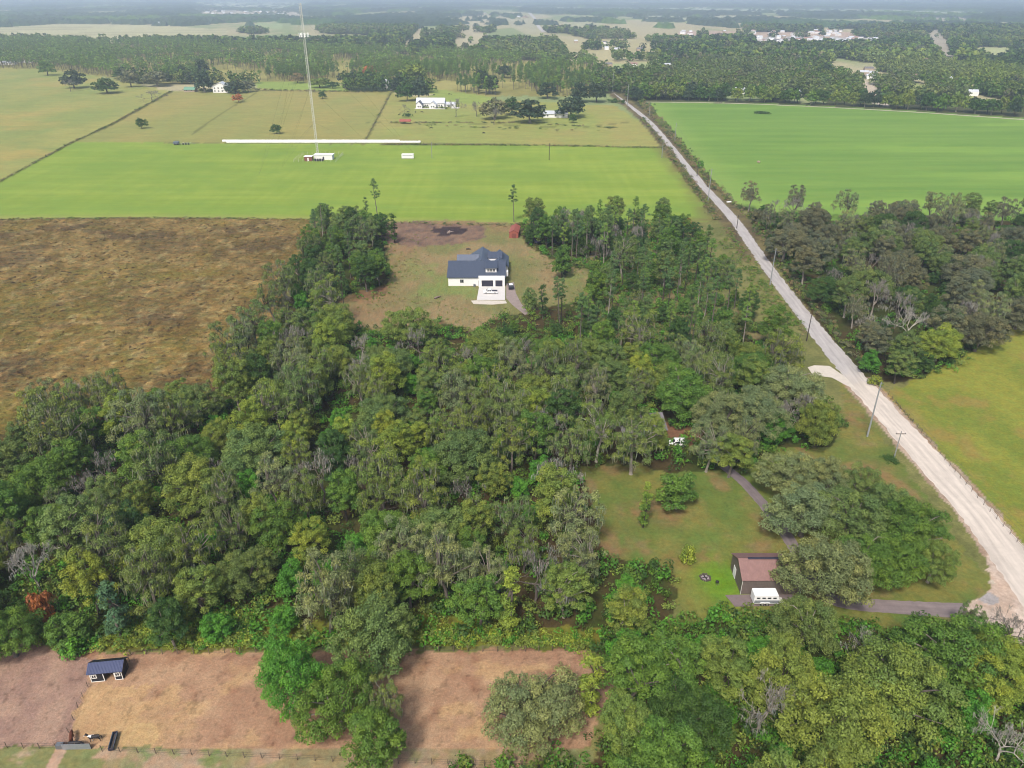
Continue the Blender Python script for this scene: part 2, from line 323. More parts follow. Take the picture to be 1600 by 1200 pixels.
def paint(x, y):
    near = np.clip(1.6 * (y < 700) + .0, 0, 1)
    wsc = np.where(y < 330, 1.0, np.clip(y / 330, 1, 4))
    wx = x + (fbm(x / (2.2), y / 2.2, 3, 3) - .5) * 3.2 * wsc; wy = y + (fbm(x / 2.2, y / 2.2, 9, 3) - .5) * 3.2 * wsc
    col = np.zeros((len(x), 3)); reg = np.zeros(len(x), int)
    f1 = fbm(x / 40, y / 40, 21); f2 = fbm(x / 9, y / 9, 22); f3 = fbm(x / 2.5, y / 2.5, 23, 3)
    mixc = lambda a, b, t: a[None, :] * (1 - t[:, None]) + b[None, :] * t[:, None]
    st = lambda v, lo, hi: np.clip((v - lo) / (hi - lo), 0, 1)
    col[:] = mixc(S(140, 138, 84), S(118, 122, 72), st(f2, .35, .65))
    def fill(k, r, c):
        m = inside(wx, wy, P_[k]); col[m] = c[m]; reg[m] = r; return m
    far = y > 640
    fcol = mixc(S(196, 186, 146), S(152, 166, 112), st(fbm(x / 160, y / 420, 31), .42, .56)); col[far] = fcol[far]
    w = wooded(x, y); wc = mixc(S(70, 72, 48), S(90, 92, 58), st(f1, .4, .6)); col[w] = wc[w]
    for p, c in OPEN:
        m = inside(wx, wy, p); t = .85 + .3 * fbm(x[m] / 25, y[m] / 120, 41); col[m] = c[None] * t[:, None]
    m = inside(wx, wy, OPEN[0][0]); bnd = np.sin(y / 26 + x / 300) > .55; col[m & bnd] *= .78
    # meadows behind
    ml = mixc(S(170, 168, 98), S(152, 162, 92), st(fbm(x / 50, y / 90, 51), .35, .65))
    ml = ml + (S(186, 166, 98) - ml) * (st(fbm(x / 70, y / 60, 52), .6, .75) * .7)[:, None]
    fill('meadowL', 8, ml)
    fill('meadowM', 9, mixc(S(172, 162, 96), S(158, 160, 92), st(fbm(x / 60, y / 120, 53), .35, .65)))
    fill('meadowR', 10, mixc(S(160, 168, 92), S(172, 165, 98), st(fbm(x / 45, y / 90, 54), .4, .65)))
    fill('beltFloor', 11, mixc(S(178, 170, 104), S(150, 145, 84), st(fbm(x / 22, y / 60, 55), .35, .65)))
    fill('green1', 11, mixc(S(158, 178, 88), S(150, 170, 88), f2)); fill('green2', 11, mixc(S(165, 178, 92), S(150, 170, 88), f2))
    # the two sown fields, drilled in lines across
    sa = fbm(x / 90, y / 5.5, 61, 4) * .7 + .3 * fbm(x / 3, y / 40, 66, 2); sb = fbm(x / 34, y / 26, 62, 5)
    ca = mixc(S(142, 167, 66), S(159, 180, 78), st(sa, .3, .7)); ca = ca + (S(134, 164, 70) - ca) * (st(sb, .42, .7) * .75)[:, None]
    ed = segdist(x, y, [P_['cropA'][i] for i in (6, 7, 8, 9, 10)]); ca = ca + (S(128, 112, 78) - ca) * (st(-ed, -13, -3) * st(f2, .2, .6) * .8)[:, None]
    ed = segdist(x, y, [P_['cropA'][i] for i in (0, 1, 2, 3, 4, 5, 6)]); ca = ca + (S(165, 165, 95) - ca) * (st(-ed, -9, -1) * .7)[:, None]
    fill('cropA', 1, ca)
    s2 = fbm(x / 110, y / 7, 63, 4); cb = mixc(S(118, 156, 70), S(134, 168, 78), st(s2, .3, .7))
    cb = cb + (S(152, 186, 84) - cb) * (st(fbm(x / 120, y / 25, 64), .52, .7) * .55)[:, None]
    ed = segdist(x, y, [P_['cropB'][i] for i in (9, 10, 11, 12, 13, 0)]); cb = cb + (S(150, 178, 90) - cb) * (st(-ed, -26, -3) * .7)[:, None]
    fill('cropB', 2, cb)
    # fallow field of dead weeds
    bb = mixc(S(154, 130, 82), S(124, 104, 60), st(fbm(x / 7, y / 11, 71, 5), .35, .62))
    bb = bb + (S(92, 76, 58) - bb) * (st(fbm(x / 30, y / 16, 72, 5), .5, .68) * .7)[:, None]
    bb = bb + (S(134, 120, 56) - bb) * (st(fbm(x / 22, y / 22, 73, 4), .55, .68) * .55)[:, None]
    bb = bb + (S(176, 152, 104) - bb) * (st(fbm(x / 3.2, y / 5, 74, 3), .6, .75) * .7)[:, None]
    fill('brown', 3, bb)
    # clearing round the white house
    yy = mixc(S(160, 140, 102), S(136, 134, 86), st(fbm(x / 16, y / 20, 81, 4), .42, .62))
    yy = yy + (S(136, 150, 84) - yy) * (st(fbm(x / 11, y / 14, 82), .56, .7) * .8)[:, None]
    yy = yy + (S(158, 124, 94) - yy) * (st(-segdist(x, y, GP([(560, 490), (640, 350), (790, 353)])), -18, -2) * st(f2, .3, .6) * .8)[:, None]
    fill('yard', 5, yy)
    m = inside(x + 8 * (f2 - .5), y + 14 * (f2 - .5), P_['ash']) & (reg == 5); aa = mixc(S(122, 100, 92), S(150, 122, 102), st(f3, .3, .7)); col[m] = aa[m]
    fx, fy = G(702, 361); d = np.hypot((x - fx) / 9, (y - fy) / 8) + (f3 - .5) * .8; m = (d < 1) & (reg == 5); col[m] = (S(72, 60, 62)[None] * (.8 + .5 * f3[m])[:, None])
    # lawn
    ll = mixc(S(104, 120, 58), S(128, 126, 66), st(fbm(x / 8, y / 10, 91, 4), .38, .62))
    ll = ll + (S(142, 118, 84) - ll) * (st(fbm(x / 6, y / 7, 92), .58, .72) * .75)[:, None]
    gx, gy = G(1125, 905); ll = ll + (S(108, 148, 34) - ll) * (np.exp(-(((x - gx) / 5) ** 2 + ((y - gy) / 8) ** 2)) * .85)[:, None]
    for a, b, r in ((983, 800, 3.0), (1045, 805, 4), (960, 850, 4), (1055, 875, 3), (1108, 868, 3.5), (1335, 655, 5), (1370, 740, 5)):
        gx, gy = G(a, b); ll = ll + (S(150, 112, 84) - ll) * (np.exp(-(((x - gx) / r) ** 2 + ((y - gy) / r) ** 2)) * .75 * st(f3, .2, .6))[:, None]
    for a, b, r in ((930, 720, 7), (975, 700, 7)):
        gx, gy = G(a, b); ll = ll + (S(104, 92, 58) - ll) * (np.exp(-(((x - gx) / r) ** 2 + ((y - gy) / r) ** 2)) * .6)[:, None]
    fill('lawn', 6, ll * 1.12)
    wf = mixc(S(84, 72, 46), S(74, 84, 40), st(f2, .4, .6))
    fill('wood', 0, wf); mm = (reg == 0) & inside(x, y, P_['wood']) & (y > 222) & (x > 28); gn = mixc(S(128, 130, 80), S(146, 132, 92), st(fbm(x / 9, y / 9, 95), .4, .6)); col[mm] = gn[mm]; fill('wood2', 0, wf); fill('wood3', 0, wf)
    gx, gy = G(640, 475); gd = np.hypot((x - gx) / 26, (y - gy) / 22); m = (gd < 1) & (reg == 0) & (y > 215); col[m] = mixc(S(150, 112, 84), S(120, 108, 70), st(f3, .3, .7))[m]
    for a, b, rx, ry in ((700, 985, 13, 4.0), (870, 1000, 8, 3.0), (300, 990, 30, 4)):
        gx, gy = G(a, b); m = (np.hypot((x - gx) / rx, (y - gy) / ry) + (f3 - .5) < 1) & (reg == 0); col[m] = mixc(S(128, 122, 52), S(112, 128, 48), st(f3, .3, .7))[m]
    pp = mixc(S(150, 152, 66), S(132, 142, 60), st(fbm(x / 14, y / 14, 101, 4), .4, .6)); pp = pp + (S(160, 140, 78) - pp) * (st(fbm(x / 6, y / 9, 102, 4), .52, .68) * .8)[:, None]
    fill('past', 7, pp)
    # paddock: trampled earth
    dd = mixc(S(176, 138, 112), S(198, 162, 130), st(fbm(x / 7, y / 5, 111, 5), .35, .65))
    dd = dd + (S(158, 116, 92) - dd) * (st(fbm(x / 3, y / 3, 112, 4), .55, .75) * .7)[:, None]
    dd = dd + (S(212, 176, 128) - dd) * (st(fbm(x / 5, y / 4, 113, 4), .58, .72) * .6)[:, None]
    pl = mixc(S(168, 136, 122), S(184, 152, 132), st(fbm(x / 4, y / 4, 114, 4), .35, .65)); m = inside(wx, wy, P_['padL']); dd[m] = pl[m]
    m = inside(wx, wy, P_['padGold']); dd[m] = mixc(S(206, 170, 126), S(198, 160, 120), st(f3, .3, .7))[m]
    sp = fbm(x / .9, y / .9, 116, 2); m = sp > .74; dd[m] *= .7
    hx, hy = G(212, 1157); d = np.hypot(x - hx, y - hy); dd = dd + (S(205, 178, 128) - dd) * ((d < 3.2) * (.55 + .4 * np.sin(d * 5.0)) * st(f3, .1, .5))[:, None]
    dd = dd + (S(205, 170, 120) - dd) * (np.exp(-(d / 5.5) ** 2) * .7)[:, None]
    fill('paddock', 4, dd)
    # grass in front of the paddock with bare paths through it
    m = (y < 73) | ((wy < G(0, 1172)[1]) & (x < 10) & (reg != 4)); gg = mixc(S(122, 142, 84), S(140, 140, 92), st(f2, .35, .65)); gg = gg + (S(188, 160, 136) - gg) * (st(fbm(x / 4, y / 3, 121), .52, .62))[:, None]
    gg = gg + (S(178, 150, 122) - gg) * (np.where(x > -60, .55, 0) * st(f2, .15, .5))[:, None]
    m &= (x < 12); col[m] = gg[m]; reg[m] = 6
    m2 = m & (np.abs(x - G(85, 1190)[0] + (f3 - .5)) < .9); col[m2] = S(198, 166, 144)
    # tan unmown strip, sand, mulch, verges of the road
    d = segdist(x, y, PSTRIP) + (f3 - .5) * .5; m = d < .55; col[m] = mixc(S(190, 160, 82), S(168, 142, 78), f3)[m]
    d2 = segdist(x, y, [(a - 1.6, b - .6) for a, b in PSTRIP]) + (f3 - .5) * 1.4; m = (d2 < 1.0) & ~m; col[m] = mixc(S(104, 90, 68), S(150, 130, 104), st(f3, .35, .75))[m]
    rd = segdist(x, y, ROADP) ; rw = np.where(y < 195, 5.0, 3.0) + (f2 - .5) * 1.6 + (f3 - .5) * 1.2
    m = (rd < rw) & (y < 930); sc = mixc(S(206, 184, 164), S(176, 150, 128), st(f3, .3, .7)); sc2 = mixc(S(140, 118, 98), S(122, 118, 84), st(f3, .3, .7))
    mm = m & (y < 195); col[mm] = sc[mm]; mm = m & (y >= 195); col[mm] = sc2[mm]
    mm = (rd < rw + 5) & (rd >= rw) & (y > 300) & (y < 900); c3 = mixc(S(104, 92, 72), S(130, 120, 78), st(f2, .35, .65)); col[mm] = c3[mm]
    m = inside(wx, wy, P_['sand']); col[m] = mixc(S(226, 206, 190), S(205, 180, 160), st(f3, .3, .7))[m]
    d = np.abs(segdist(x, y, GP([(1500, 955), (1600, 1000)])) - 0); m = m & (np.hypot(x - G(1545, 935)[0], y - G(1545, 935)[1]) + f3 * 2 < 3.0); col[m] = S(182, 176, 174)
    m = inside(wx, wy, P_['mulch']); col[m] = mixc(S(122, 82, 64), S(140, 108, 82), f3)[m]
    # fence lines: darker rank growth
    for ln, wd in (([(268, 143), (175, 195), (115, 222), (0, 284), (-160, 352)], 1.1), ([(610, 145), (570, 223)], 1.0), ([(400, 145), (345, 178), (300, 210)], .8), ([(600, 225), (860, 227), (1040, 231)], 2.0), ([(560, 192), (700, 192), (900, 200), (990, 190)], 1.2), ([(560, 145), (400, 141), (270, 141)], 1.2)):
        g = GP(ln); ww = wd * np.clip(y / 500, 1, 3); m = segdist(x, y, g) + (f3 - .5) * ww < ww; col[m] *= .62
    return np.clip(col, .005, .9), reg

ROWS = [-260, -120, -40, 0, 25, 45, 58]
yv = 60.0
while yv < 16000:
    ROWS.append(yv); yv += .40 * max(1.0, (yv / 115) ** 1.7)
ROWS += [16500, 24000, 40000, 70000]
ROWS = np.array(ROWS); NC = 700
sv = np.linspace(-1, 1, NC)
XX = sv[None, :] * (np.abs(ROWS) * .85 + 60)[:, None]; YY = np.repeat(ROWS[:, None], NC, 1)
gx, gy = XX.ravel(), YY.ravel()
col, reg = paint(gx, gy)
ZZ = np.zeros(gx.shape)
mb = reg == 3
ZZ[mb] = .55 * (vnoise(gx[mb] / 1.5, gy[mb] / 1.5, 200) + .6 * vnoise(gx[mb] / .8, gy[mb] / .8, 201))
ZZ[mb] *= np.clip(segdist(gx[mb], gy[mb], P_['brown'] + [P_['brown'][0]]) / 3, 0, 1)
GV = np.stack([gx, gy, ZZ], 1)
nr = len(ROWS); a = (np.arange(nr - 1)[:, None] * NC + np.arange(NC - 1)[None, :]).ravel()
GF = np.stack([a, a + 1, a + NC + 1, a + NC], 1)
FR = reg[GF].max(1); same = (reg[GF] == FR[:, None]).sum(1); FR = np.where(same >= 2, FR, reg[GF].min(1))
gm = {0: ground_mat('ground_soil', 1.2, .25, .2, .2, .1), 1: ground_mat('sown_grass', .5, .07, .12, .06, .03, (.25, 1.6, 1), .04, 3, .08), 3: ground_mat('dead_weeds', .9, .42, .25, .3, .5, (.8, 1, 1), .14, 3.2, .3),
      4: ground_mat('trampled_earth', 2.2, .2, .5, .14, .1, (1, 1, 1), .03, 4.5, .13), 5: ground_mat('dry_grass', 1.1, .2, .25, .16, .15, (1.4, .5, 1), .08, 4, .15), 6: ground_mat('mown_grass', 1.3, .2, .3, .14, .08, (1, 1, 1), .08, 8, .2),
      8: ground_mat('rough_pasture', .35, .12, .06, .12, .2, (.6, 1.3, 1), .05, 1.5, .1)}
gm[2] = gm[1]; gm[7] = gm[6]; gm[9] = gm[10] = gm[11] = gm[8]
for r in range(12):
    f = GF[FR == r]
    if not len(f): continue
    u, inv = np.unique(f, return_inverse=True); inv = inv.reshape(f.shape)
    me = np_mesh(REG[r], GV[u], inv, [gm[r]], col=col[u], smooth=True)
    tag(put(REG[r], me), kind='structure')
del XX, YY

# ---------------------------------------------------------------- roads and drives laid on the ground
def ribbon(name, pts, widths, m, z=.03, step=1.2, jag=.25, seed=1, thick=0):
    P = [Vector((a, b, 0)) for a, b in pts]; out = []; ws = []; vs = []; acc = 0
    for i in range(len(P) - 1):
        L = (P[i + 1] - P[i]).length; st_ = step if P[i].y < 400 else step * 6
        n = max(1, int(L / st_))
        for k in range(n):
            t = k / n; p0 = P[max(i - 1, 0)]; p1 = P[i]; p2 = P[i + 1]; p3 = P[min(i + 2, len(P) - 1)]
            q = .5 * ((2 * p1) + (p2 - p0) * t + (2 * p0 - 5 * p1 + 4 * p2 - p3) * t * t + (3 * p1 - p0 - 3 * p2 + p3) * t ** 3)
            out.append(q); ws.append(widths[i] * (1 - t) + widths[i + 1] * t); vs.append(acc + L * t)
        acc += L
    out.append(P[-1]); ws.append(widths[-1]); vs.append(acc)
    V = []; uv = []; K = 9; rn = random.Random(seed)
    for i, q in enumerate(out):
        d = (out[min(i + 1, len(out) - 1)] - out[max(i - 1, 0)]).normalized(); nrm = Vector((-d.y, d.x, 0))
        jl, jr = rn.uniform(-jag, jag), rn.uniform(-jag, jag)
        for k in range(K):
            u = -1 + 2 * k / (K - 1); w = ws[i] + (jl if u < 0 else jr) * abs(u)
            V.append((q.x + nrm.x * u * w, q.y + nrm.y * u * w, z)); uv.append((u * ws[i], vs[i], q.y))
    a = (np.arange(len(out) - 1)[:, None] * K + np.arange(K - 1)[None, :]).ravel()
    me = np_mesh(name, V, np.stack([a, a + K, a + K + 1, a + 1], 1), [m], ruv=uv)
    return tag(put(name, me), kind='structure')
def road_mat(name, ca, cb, y0, y1, patch):
    m, nt, N, L = newmat(name)
    out = nd(N, 'ShaderNodeOutputMaterial'); b = nd(N, 'ShaderNodeBsdfPrincipled'); b.inputs['Roughness'].default_value = .9
    at = nd(N, 'ShaderNodeAttribute', attribute_name='ruv'); sx = nd(N, 'ShaderNodeSeparateXYZ'); L.new(at.outputs['Vector'], sx.inputs[0])
    cx = nd(N, 'ShaderNodeCombineXYZ'); L.new(sx.outputs[0], cx.inputs[0])
    mv = nd(N, 'ShaderNodeMath', operation='MULTIPLY'); mv.inputs[1].default_value = .07; L.new(sx.outputs[1], mv.inputs[0]); L.new(mv.outputs[0], cx.inputs[1])
    tr = nd(N, 'ShaderNodeTexNoise'); tr.inputs['Scale'].default_value = 1.0; tr.inputs['Detail'].default_value = 4; L.new(cx.outputs[0], tr.inputs['Vector'])
    r1 = nd(N, 'ShaderNodeMapRange'); r1.inputs['From Min'].default_value = .35; r1.inputs['From Max'].default_value = .65; r1.inputs['To Min'].default_value = .82; r1.inputs['To Max'].default_value = 1.08; L.new(tr.outputs['Fac'], r1.inputs['Value'])
    n2 = nd(N, 'ShaderNodeTexNoise'); n2.inputs['Scale'].default_value = .45; n2.inputs['Detail'].default_value = 8; n2.inputs['Roughness'].default_value = .7
    tc = nd(N, 'ShaderNodeTexCoord'); L.new(tc.outputs['Object'], n2.inputs['Vector'])
    r2 = nd(N, 'ShaderNodeMapRange'); r2.inputs['From Min'].default_value = .3; r2.inputs['From Max'].default_value = .7; r2.inputs['To Min'].default_value = 1 - patch; r2.inputs['To Max'].default_value = 1 + patch; L.new(n2.outputs['Fac'], r2.inputs['Value'])
    mu = nd(N, 'ShaderNodeMath', operation='MULTIPLY'); L.new(r1.outputs[0], mu.inputs[0]); L.new(r2.outputs[0], mu.inputs[1])
    # surface changes from paving to white sand along the way
    ad = nd(N, 'ShaderNodeMath', operation='MULTIPLY_ADD'); ad.inputs[1].default_value = 24; L.new(n2.outputs['Fac'], ad.inputs[0]); L.new(sx.outputs[2], ad.inputs[2])
    r3 = nd(N, 'ShaderNodeMapRange'); r3.inputs['From Min'].default_value = y0 + 12; r3.inputs['From Max'].default_value = y1 + 12; L.new(ad.outputs[0], r3.inputs['Value'])
    mx = nd(N, 'ShaderNodeMix', data_type='VECTOR'); mx.inputs[4].default_value = tuple(ca); mx.inputs[5].default_value = tuple(cb); L.new(r3.outputs[0], mx.inputs[0])
    vm = nd(N, 'ShaderNodeVectorMath', operation='SCALE'); L.new(mx.outputs[1], vm.inputs[0]); L.new(mu.outputs[0], vm.inputs['Scale'])
    L.new(vm.outputs[0], b.inputs['Base Color']); bp = nd(N, 'ShaderNodeBump'); bp.inputs['Distance'].default_value = .1; L.new(tr.outputs['Fac'], bp.inputs['Height']); L.new(bp.outputs[0], b.inputs['Normal'])
    L.new(b.outputs[0], out.inputs[0]); return m
ribbon('road', ROADP, ROADW, road_mat('sand_and_asphalt', S(236, 223, 209), S(204, 198, 195), 188, 200, .09), .035, 1.2, .35)
ribbon('road', GP([(850, 50), (843, 44), (836, 30), (828, 21), (820, 12), (815, 7)]), [7, 6, 6, 9, 10, 10], road_mat('far_road', S(215, 208, 205), S(215, 208, 205), 1, 2, .05), .5, 30, .1)
ribbon('path', GP([(1008, 159.5), (1100, 160.5), (1200, 163.5), (1400, 173.5), (1600, 187), (1800, 201)]), [2.2] * 6, road_mat('sandy_track', S(214, 205, 178), S(214, 205, 178), 1, 2, .1), .08, 2, .5)
DM = road_mat('old_asphalt', S(150, 136, 136), S(130, 118, 122), 100, 160, .22)
ribbon('driveway', GP([(1512, 955), (1470, 953), (1420, 950), (1375, 947), (1335, 944), (1300, 936), (1275, 915), (1255, 880), (1240, 855), (1218, 820), (1190, 785), (1165, 757), (1148, 742), (1130, 728)]), [2.0, 1.9, 1.8, 1.7, 1.6, 1.5, 1.4, 1.35, 1.3, 1.3, 1.3, 1.3, 1.3, 1.2], DM, .045, .8, .1)
def slab(name, pts, m, z0, z1, kind='structure'):
    b = MB(); b.add([(x, y, z0) for x, y in pts] + [(x, y, z1) for x, y in pts], [tuple(range(len(pts))), tuple(range(2 * len(pts) - 1, len(pts) - 1, -1))] + [(i, (i + 1) % len(pts), (i + 1) % len(pts) + len(pts), i + len(pts)) for i in range(len(pts))])
    return tag(b.build(name, m), kind=kind)
white_conc = mat('pale_concrete', S(240, 236, 232), .8, 0, .05, .6); limest = mat('crushed_limestone', S(232, 222, 208), .95, 0, .12, .8, .05)
slab('parking_pad', GP([(1133, 930), (1174, 929), (1240, 929), (1240, 946), (1148, 948)]), mat('grey_gravel', S(140, 124, 124), .9, 0, .15, 1.2), 0, .06)
slab('driveway', GP([(1262, 574), (1272, 571), (1296, 572), (1322, 590), (1340, 610), (1322, 602), (1300, 590), (1270, 586)]), limest, 0, .055)
slab('driveway', [(-13.0, 257.1), (-2.6, 257.1), (-2.6, 271.4), (-12.7, 271.4)], white_conc, 0, .12)
slab('parking_pad', GP([(736, 470), (745, 469.5), (790, 470), (792, 474), (770, 476), (740, 475)]), limest, 0, .07)
slab('path', GP([(791, 443), (803, 441), (806, 458), (814, 474), (828, 490), (820, 492), (800, 476), (791, 466)]), mat('gravel_drive', S(168, 152, 146), .95, 0, .18, .7), 0, .05)

# ---------------------------------------------------------------- trees: crowns of many small leaves on branching trunks
UP = np.array([0, 0, 1.0])
def unit(v): return v / (np.linalg.norm(v, axis=1, keepdims=True) + 1e-9)
def leaves(P, Nn, size, asp, rg):
    n = len(P); t = rg.normal(size=(n, 3)); t -= Nn * (t * Nn).sum(1, keepdims=True); t = unit(t); b = np.cross(Nn, t)
    s = (size * rg.uniform(.6, 1.4, n))[:, None]; f = Nn * s * .25
    V = np.stack([P + t * s, P + b * s * asp + f, P - t * s, P - b * s * asp + f], 1).reshape(-1, 3)
    return V, np.arange(n * 4).reshape(n, 4)
def clump_leaves(cl, dens, size, asp, rg, up=.45, low=-.45, inner=.55, flat=.8):
    """cl: rows of x y z r; returns leaf quads with tint per clump and per leaf"""
    Ps = []; Ns = []; T = []
    for x, y, z, r in cl:
        n = max(6, int(dens * r * r)); d = unit(rg.normal(size=(int(n * 1.7), 3))); d = d[d[:, 2] > low][:n]
        rr = r * rg.uniform(inner, 1.06, len(d))[:, None]
        wob = 1 + .25 * np.sin(d[:, :1] * 5 + x) * np.sin(d[:, 1:2] * 6 + y)
        Ps.append(np.array([x, y, z]) + d * rr * wob * np.array([1, 1, flat])); Ns.append(unit(d * .75 + UP * up + rg.normal(size=d.shape) * .45))
        T.append(np.stack([np.full(len(d), rg.uniform()), rg.uniform(size=len(d)), np.zeros(len(d))], 1))
    P = np.concatenate(Ps); Nn = np.concatenate(Ns); T = np.repeat(np.concatenate(T), 4, 0)
    V, F = leaves(P, Nn, size, asp, rg); return V, F, T
def dome(n, Rr, zb, zt, rr, rg, round_=.9, core=.35, top=1.0):
    """clump centres spread over an irregular dome"""
    out = []; tries = 0; lob = rg.uniform(0, 6.28, 3)
    while len(out) < n and tries < n * 60:
        tries += 1; th = rg.uniform(0, 6.28); v = rg.uniform(-.35, 1)
        k = rg.uniform(.82, 1) if rg.uniform() > core else rg.uniform(.3, .85)
        lobe = 1 + .2 * math.sin(2 * th + lob[0]) + .16 * math.sin(3 * th + lob[1]) + .1 * math.sin(5 * th + lob[2])
        ph = math.asin(v); rad = Rr * math.cos(ph) ** round_ * k * lobe
        zc = zb + (zt - zb) * (.3 + .7 * math.sin(ph) * k * top) if v > 0 else zb + (zt - zb) * .3 * (1 + v * 1.6)
        p = np.array([rad * math.cos(th), rad * math.sin(th), zc]); r = rg.uniform(*rr)
        if all(np.linalg.norm((p - q[:3]) * (1, 1, 1.2)) > .72 * (r + q[3]) for q in out): out.append(np.array([*p, r]))
        elif tries > n * 30 and rg.uniform() < .1: out.append(np.array([*p, r]))
    return np.array(out)
def limb(mb, a, b, r0, r1, rg, n=4, sag=.12, sides=5):
    a = np.array(a, float); b = np.array(b, float); L = np.linalg.norm(b - a); pts = []; rr = []
    off = rg.normal(size=3) * L * .07
    for i in range(n + 1):
        t = i / n; p = a + (b - a) * t + off * math.sin(math.pi * t) + UP * (math.sin(math.pi * t) * L * sag); pts.append(p); rr.append(r0 + (r1 - r0) * t)
    mb.tube(pts, rr, sides, False)
def trunk_mesh(name, cl, h0, r, rg, nl=10, lean=.4, multi=1, limb_r=.4, rend=.04):
    mb = MB()
    for m_ in range(multi):
        off = rg.normal(size=2) * (.35 if multi > 1 else 0); ln = rg.normal(size=2) * lean; top = np.array([off[0] + ln[0] * (1 + multi * .6), off[1] + ln[1] * (1 + multi * .6), h0])
        mb.tube([(off[0], off[1], -.3), (off[0] * 1.1, off[1] * 1.1, .4), (off[0] * 1.2 + ln[0] * .4, off[1] * 1.2 + ln[1] * .4, h0 * .5), tuple(top)], [r * 1.5, r, r * .85, r * .65], 7, False)
        idx = rg.permutation(len(cl))[:max(3, nl // multi)]
        for i in idx: limb(mb, top - UP * rg.uniform(0, h0 * .25), cl[i][:3], r * limb_r, rend, rg)
    me = bpy.data.meshes.new(name); me.from_pydata([tuple(v) for v in mb.v], [], mb.f); me.materials.append(BARK); return me
ONE = lambda V: np.ones((len(V), 3), np.float32)
def crown_mesh(name, parts, m=LEAF):
    V = np.concatenate([p[0] for p in parts]); n = 0; F = []
    for p in parts: F.append(p[1] + n); n += len(p[0])
    return np_mesh(name, V, np.concatenate(F), [m], col=ONE(V), tint=np.concatenate([p[2] for p in parts]))
def moss_leaves(cl, n, rg, L=(.8, 2.4), w=.16):
    V = []; T = []
    for i in range(n):
        x, y, z, r = cl[rg.integers(len(cl))]; a = rg.uniform(0, 6.28); k = rg.uniform(.5, 1.08); px = x + r * k * math.cos(a); py = y + r * k * math.sin(a); pz = z - r * .2 + rg.uniform(-.3, .5)
        l = rg.uniform(*L); b = rg.uniform(0, 3.14); dx, dy = math.cos(b) * w * rg.uniform(.6, 1.5), math.sin(b) * w * rg.uniform(.6, 1.5); sx, sy = rg.normal(size=2) * .15
        V += [(px - dx, py - dy, pz), (px + dx, py + dy, pz), (px + dx * .4 + sx, py + dy * .4 + sy, pz - l), (px - dx * .4 + sx, py - dy * .4 + sy, pz - l)]
        t = (rg.uniform(), rg.uniform(), 0); T += [t] * 4
    V = np.array(V); return V, np.arange(len(V)).reshape(-1, 4), np.array(T)

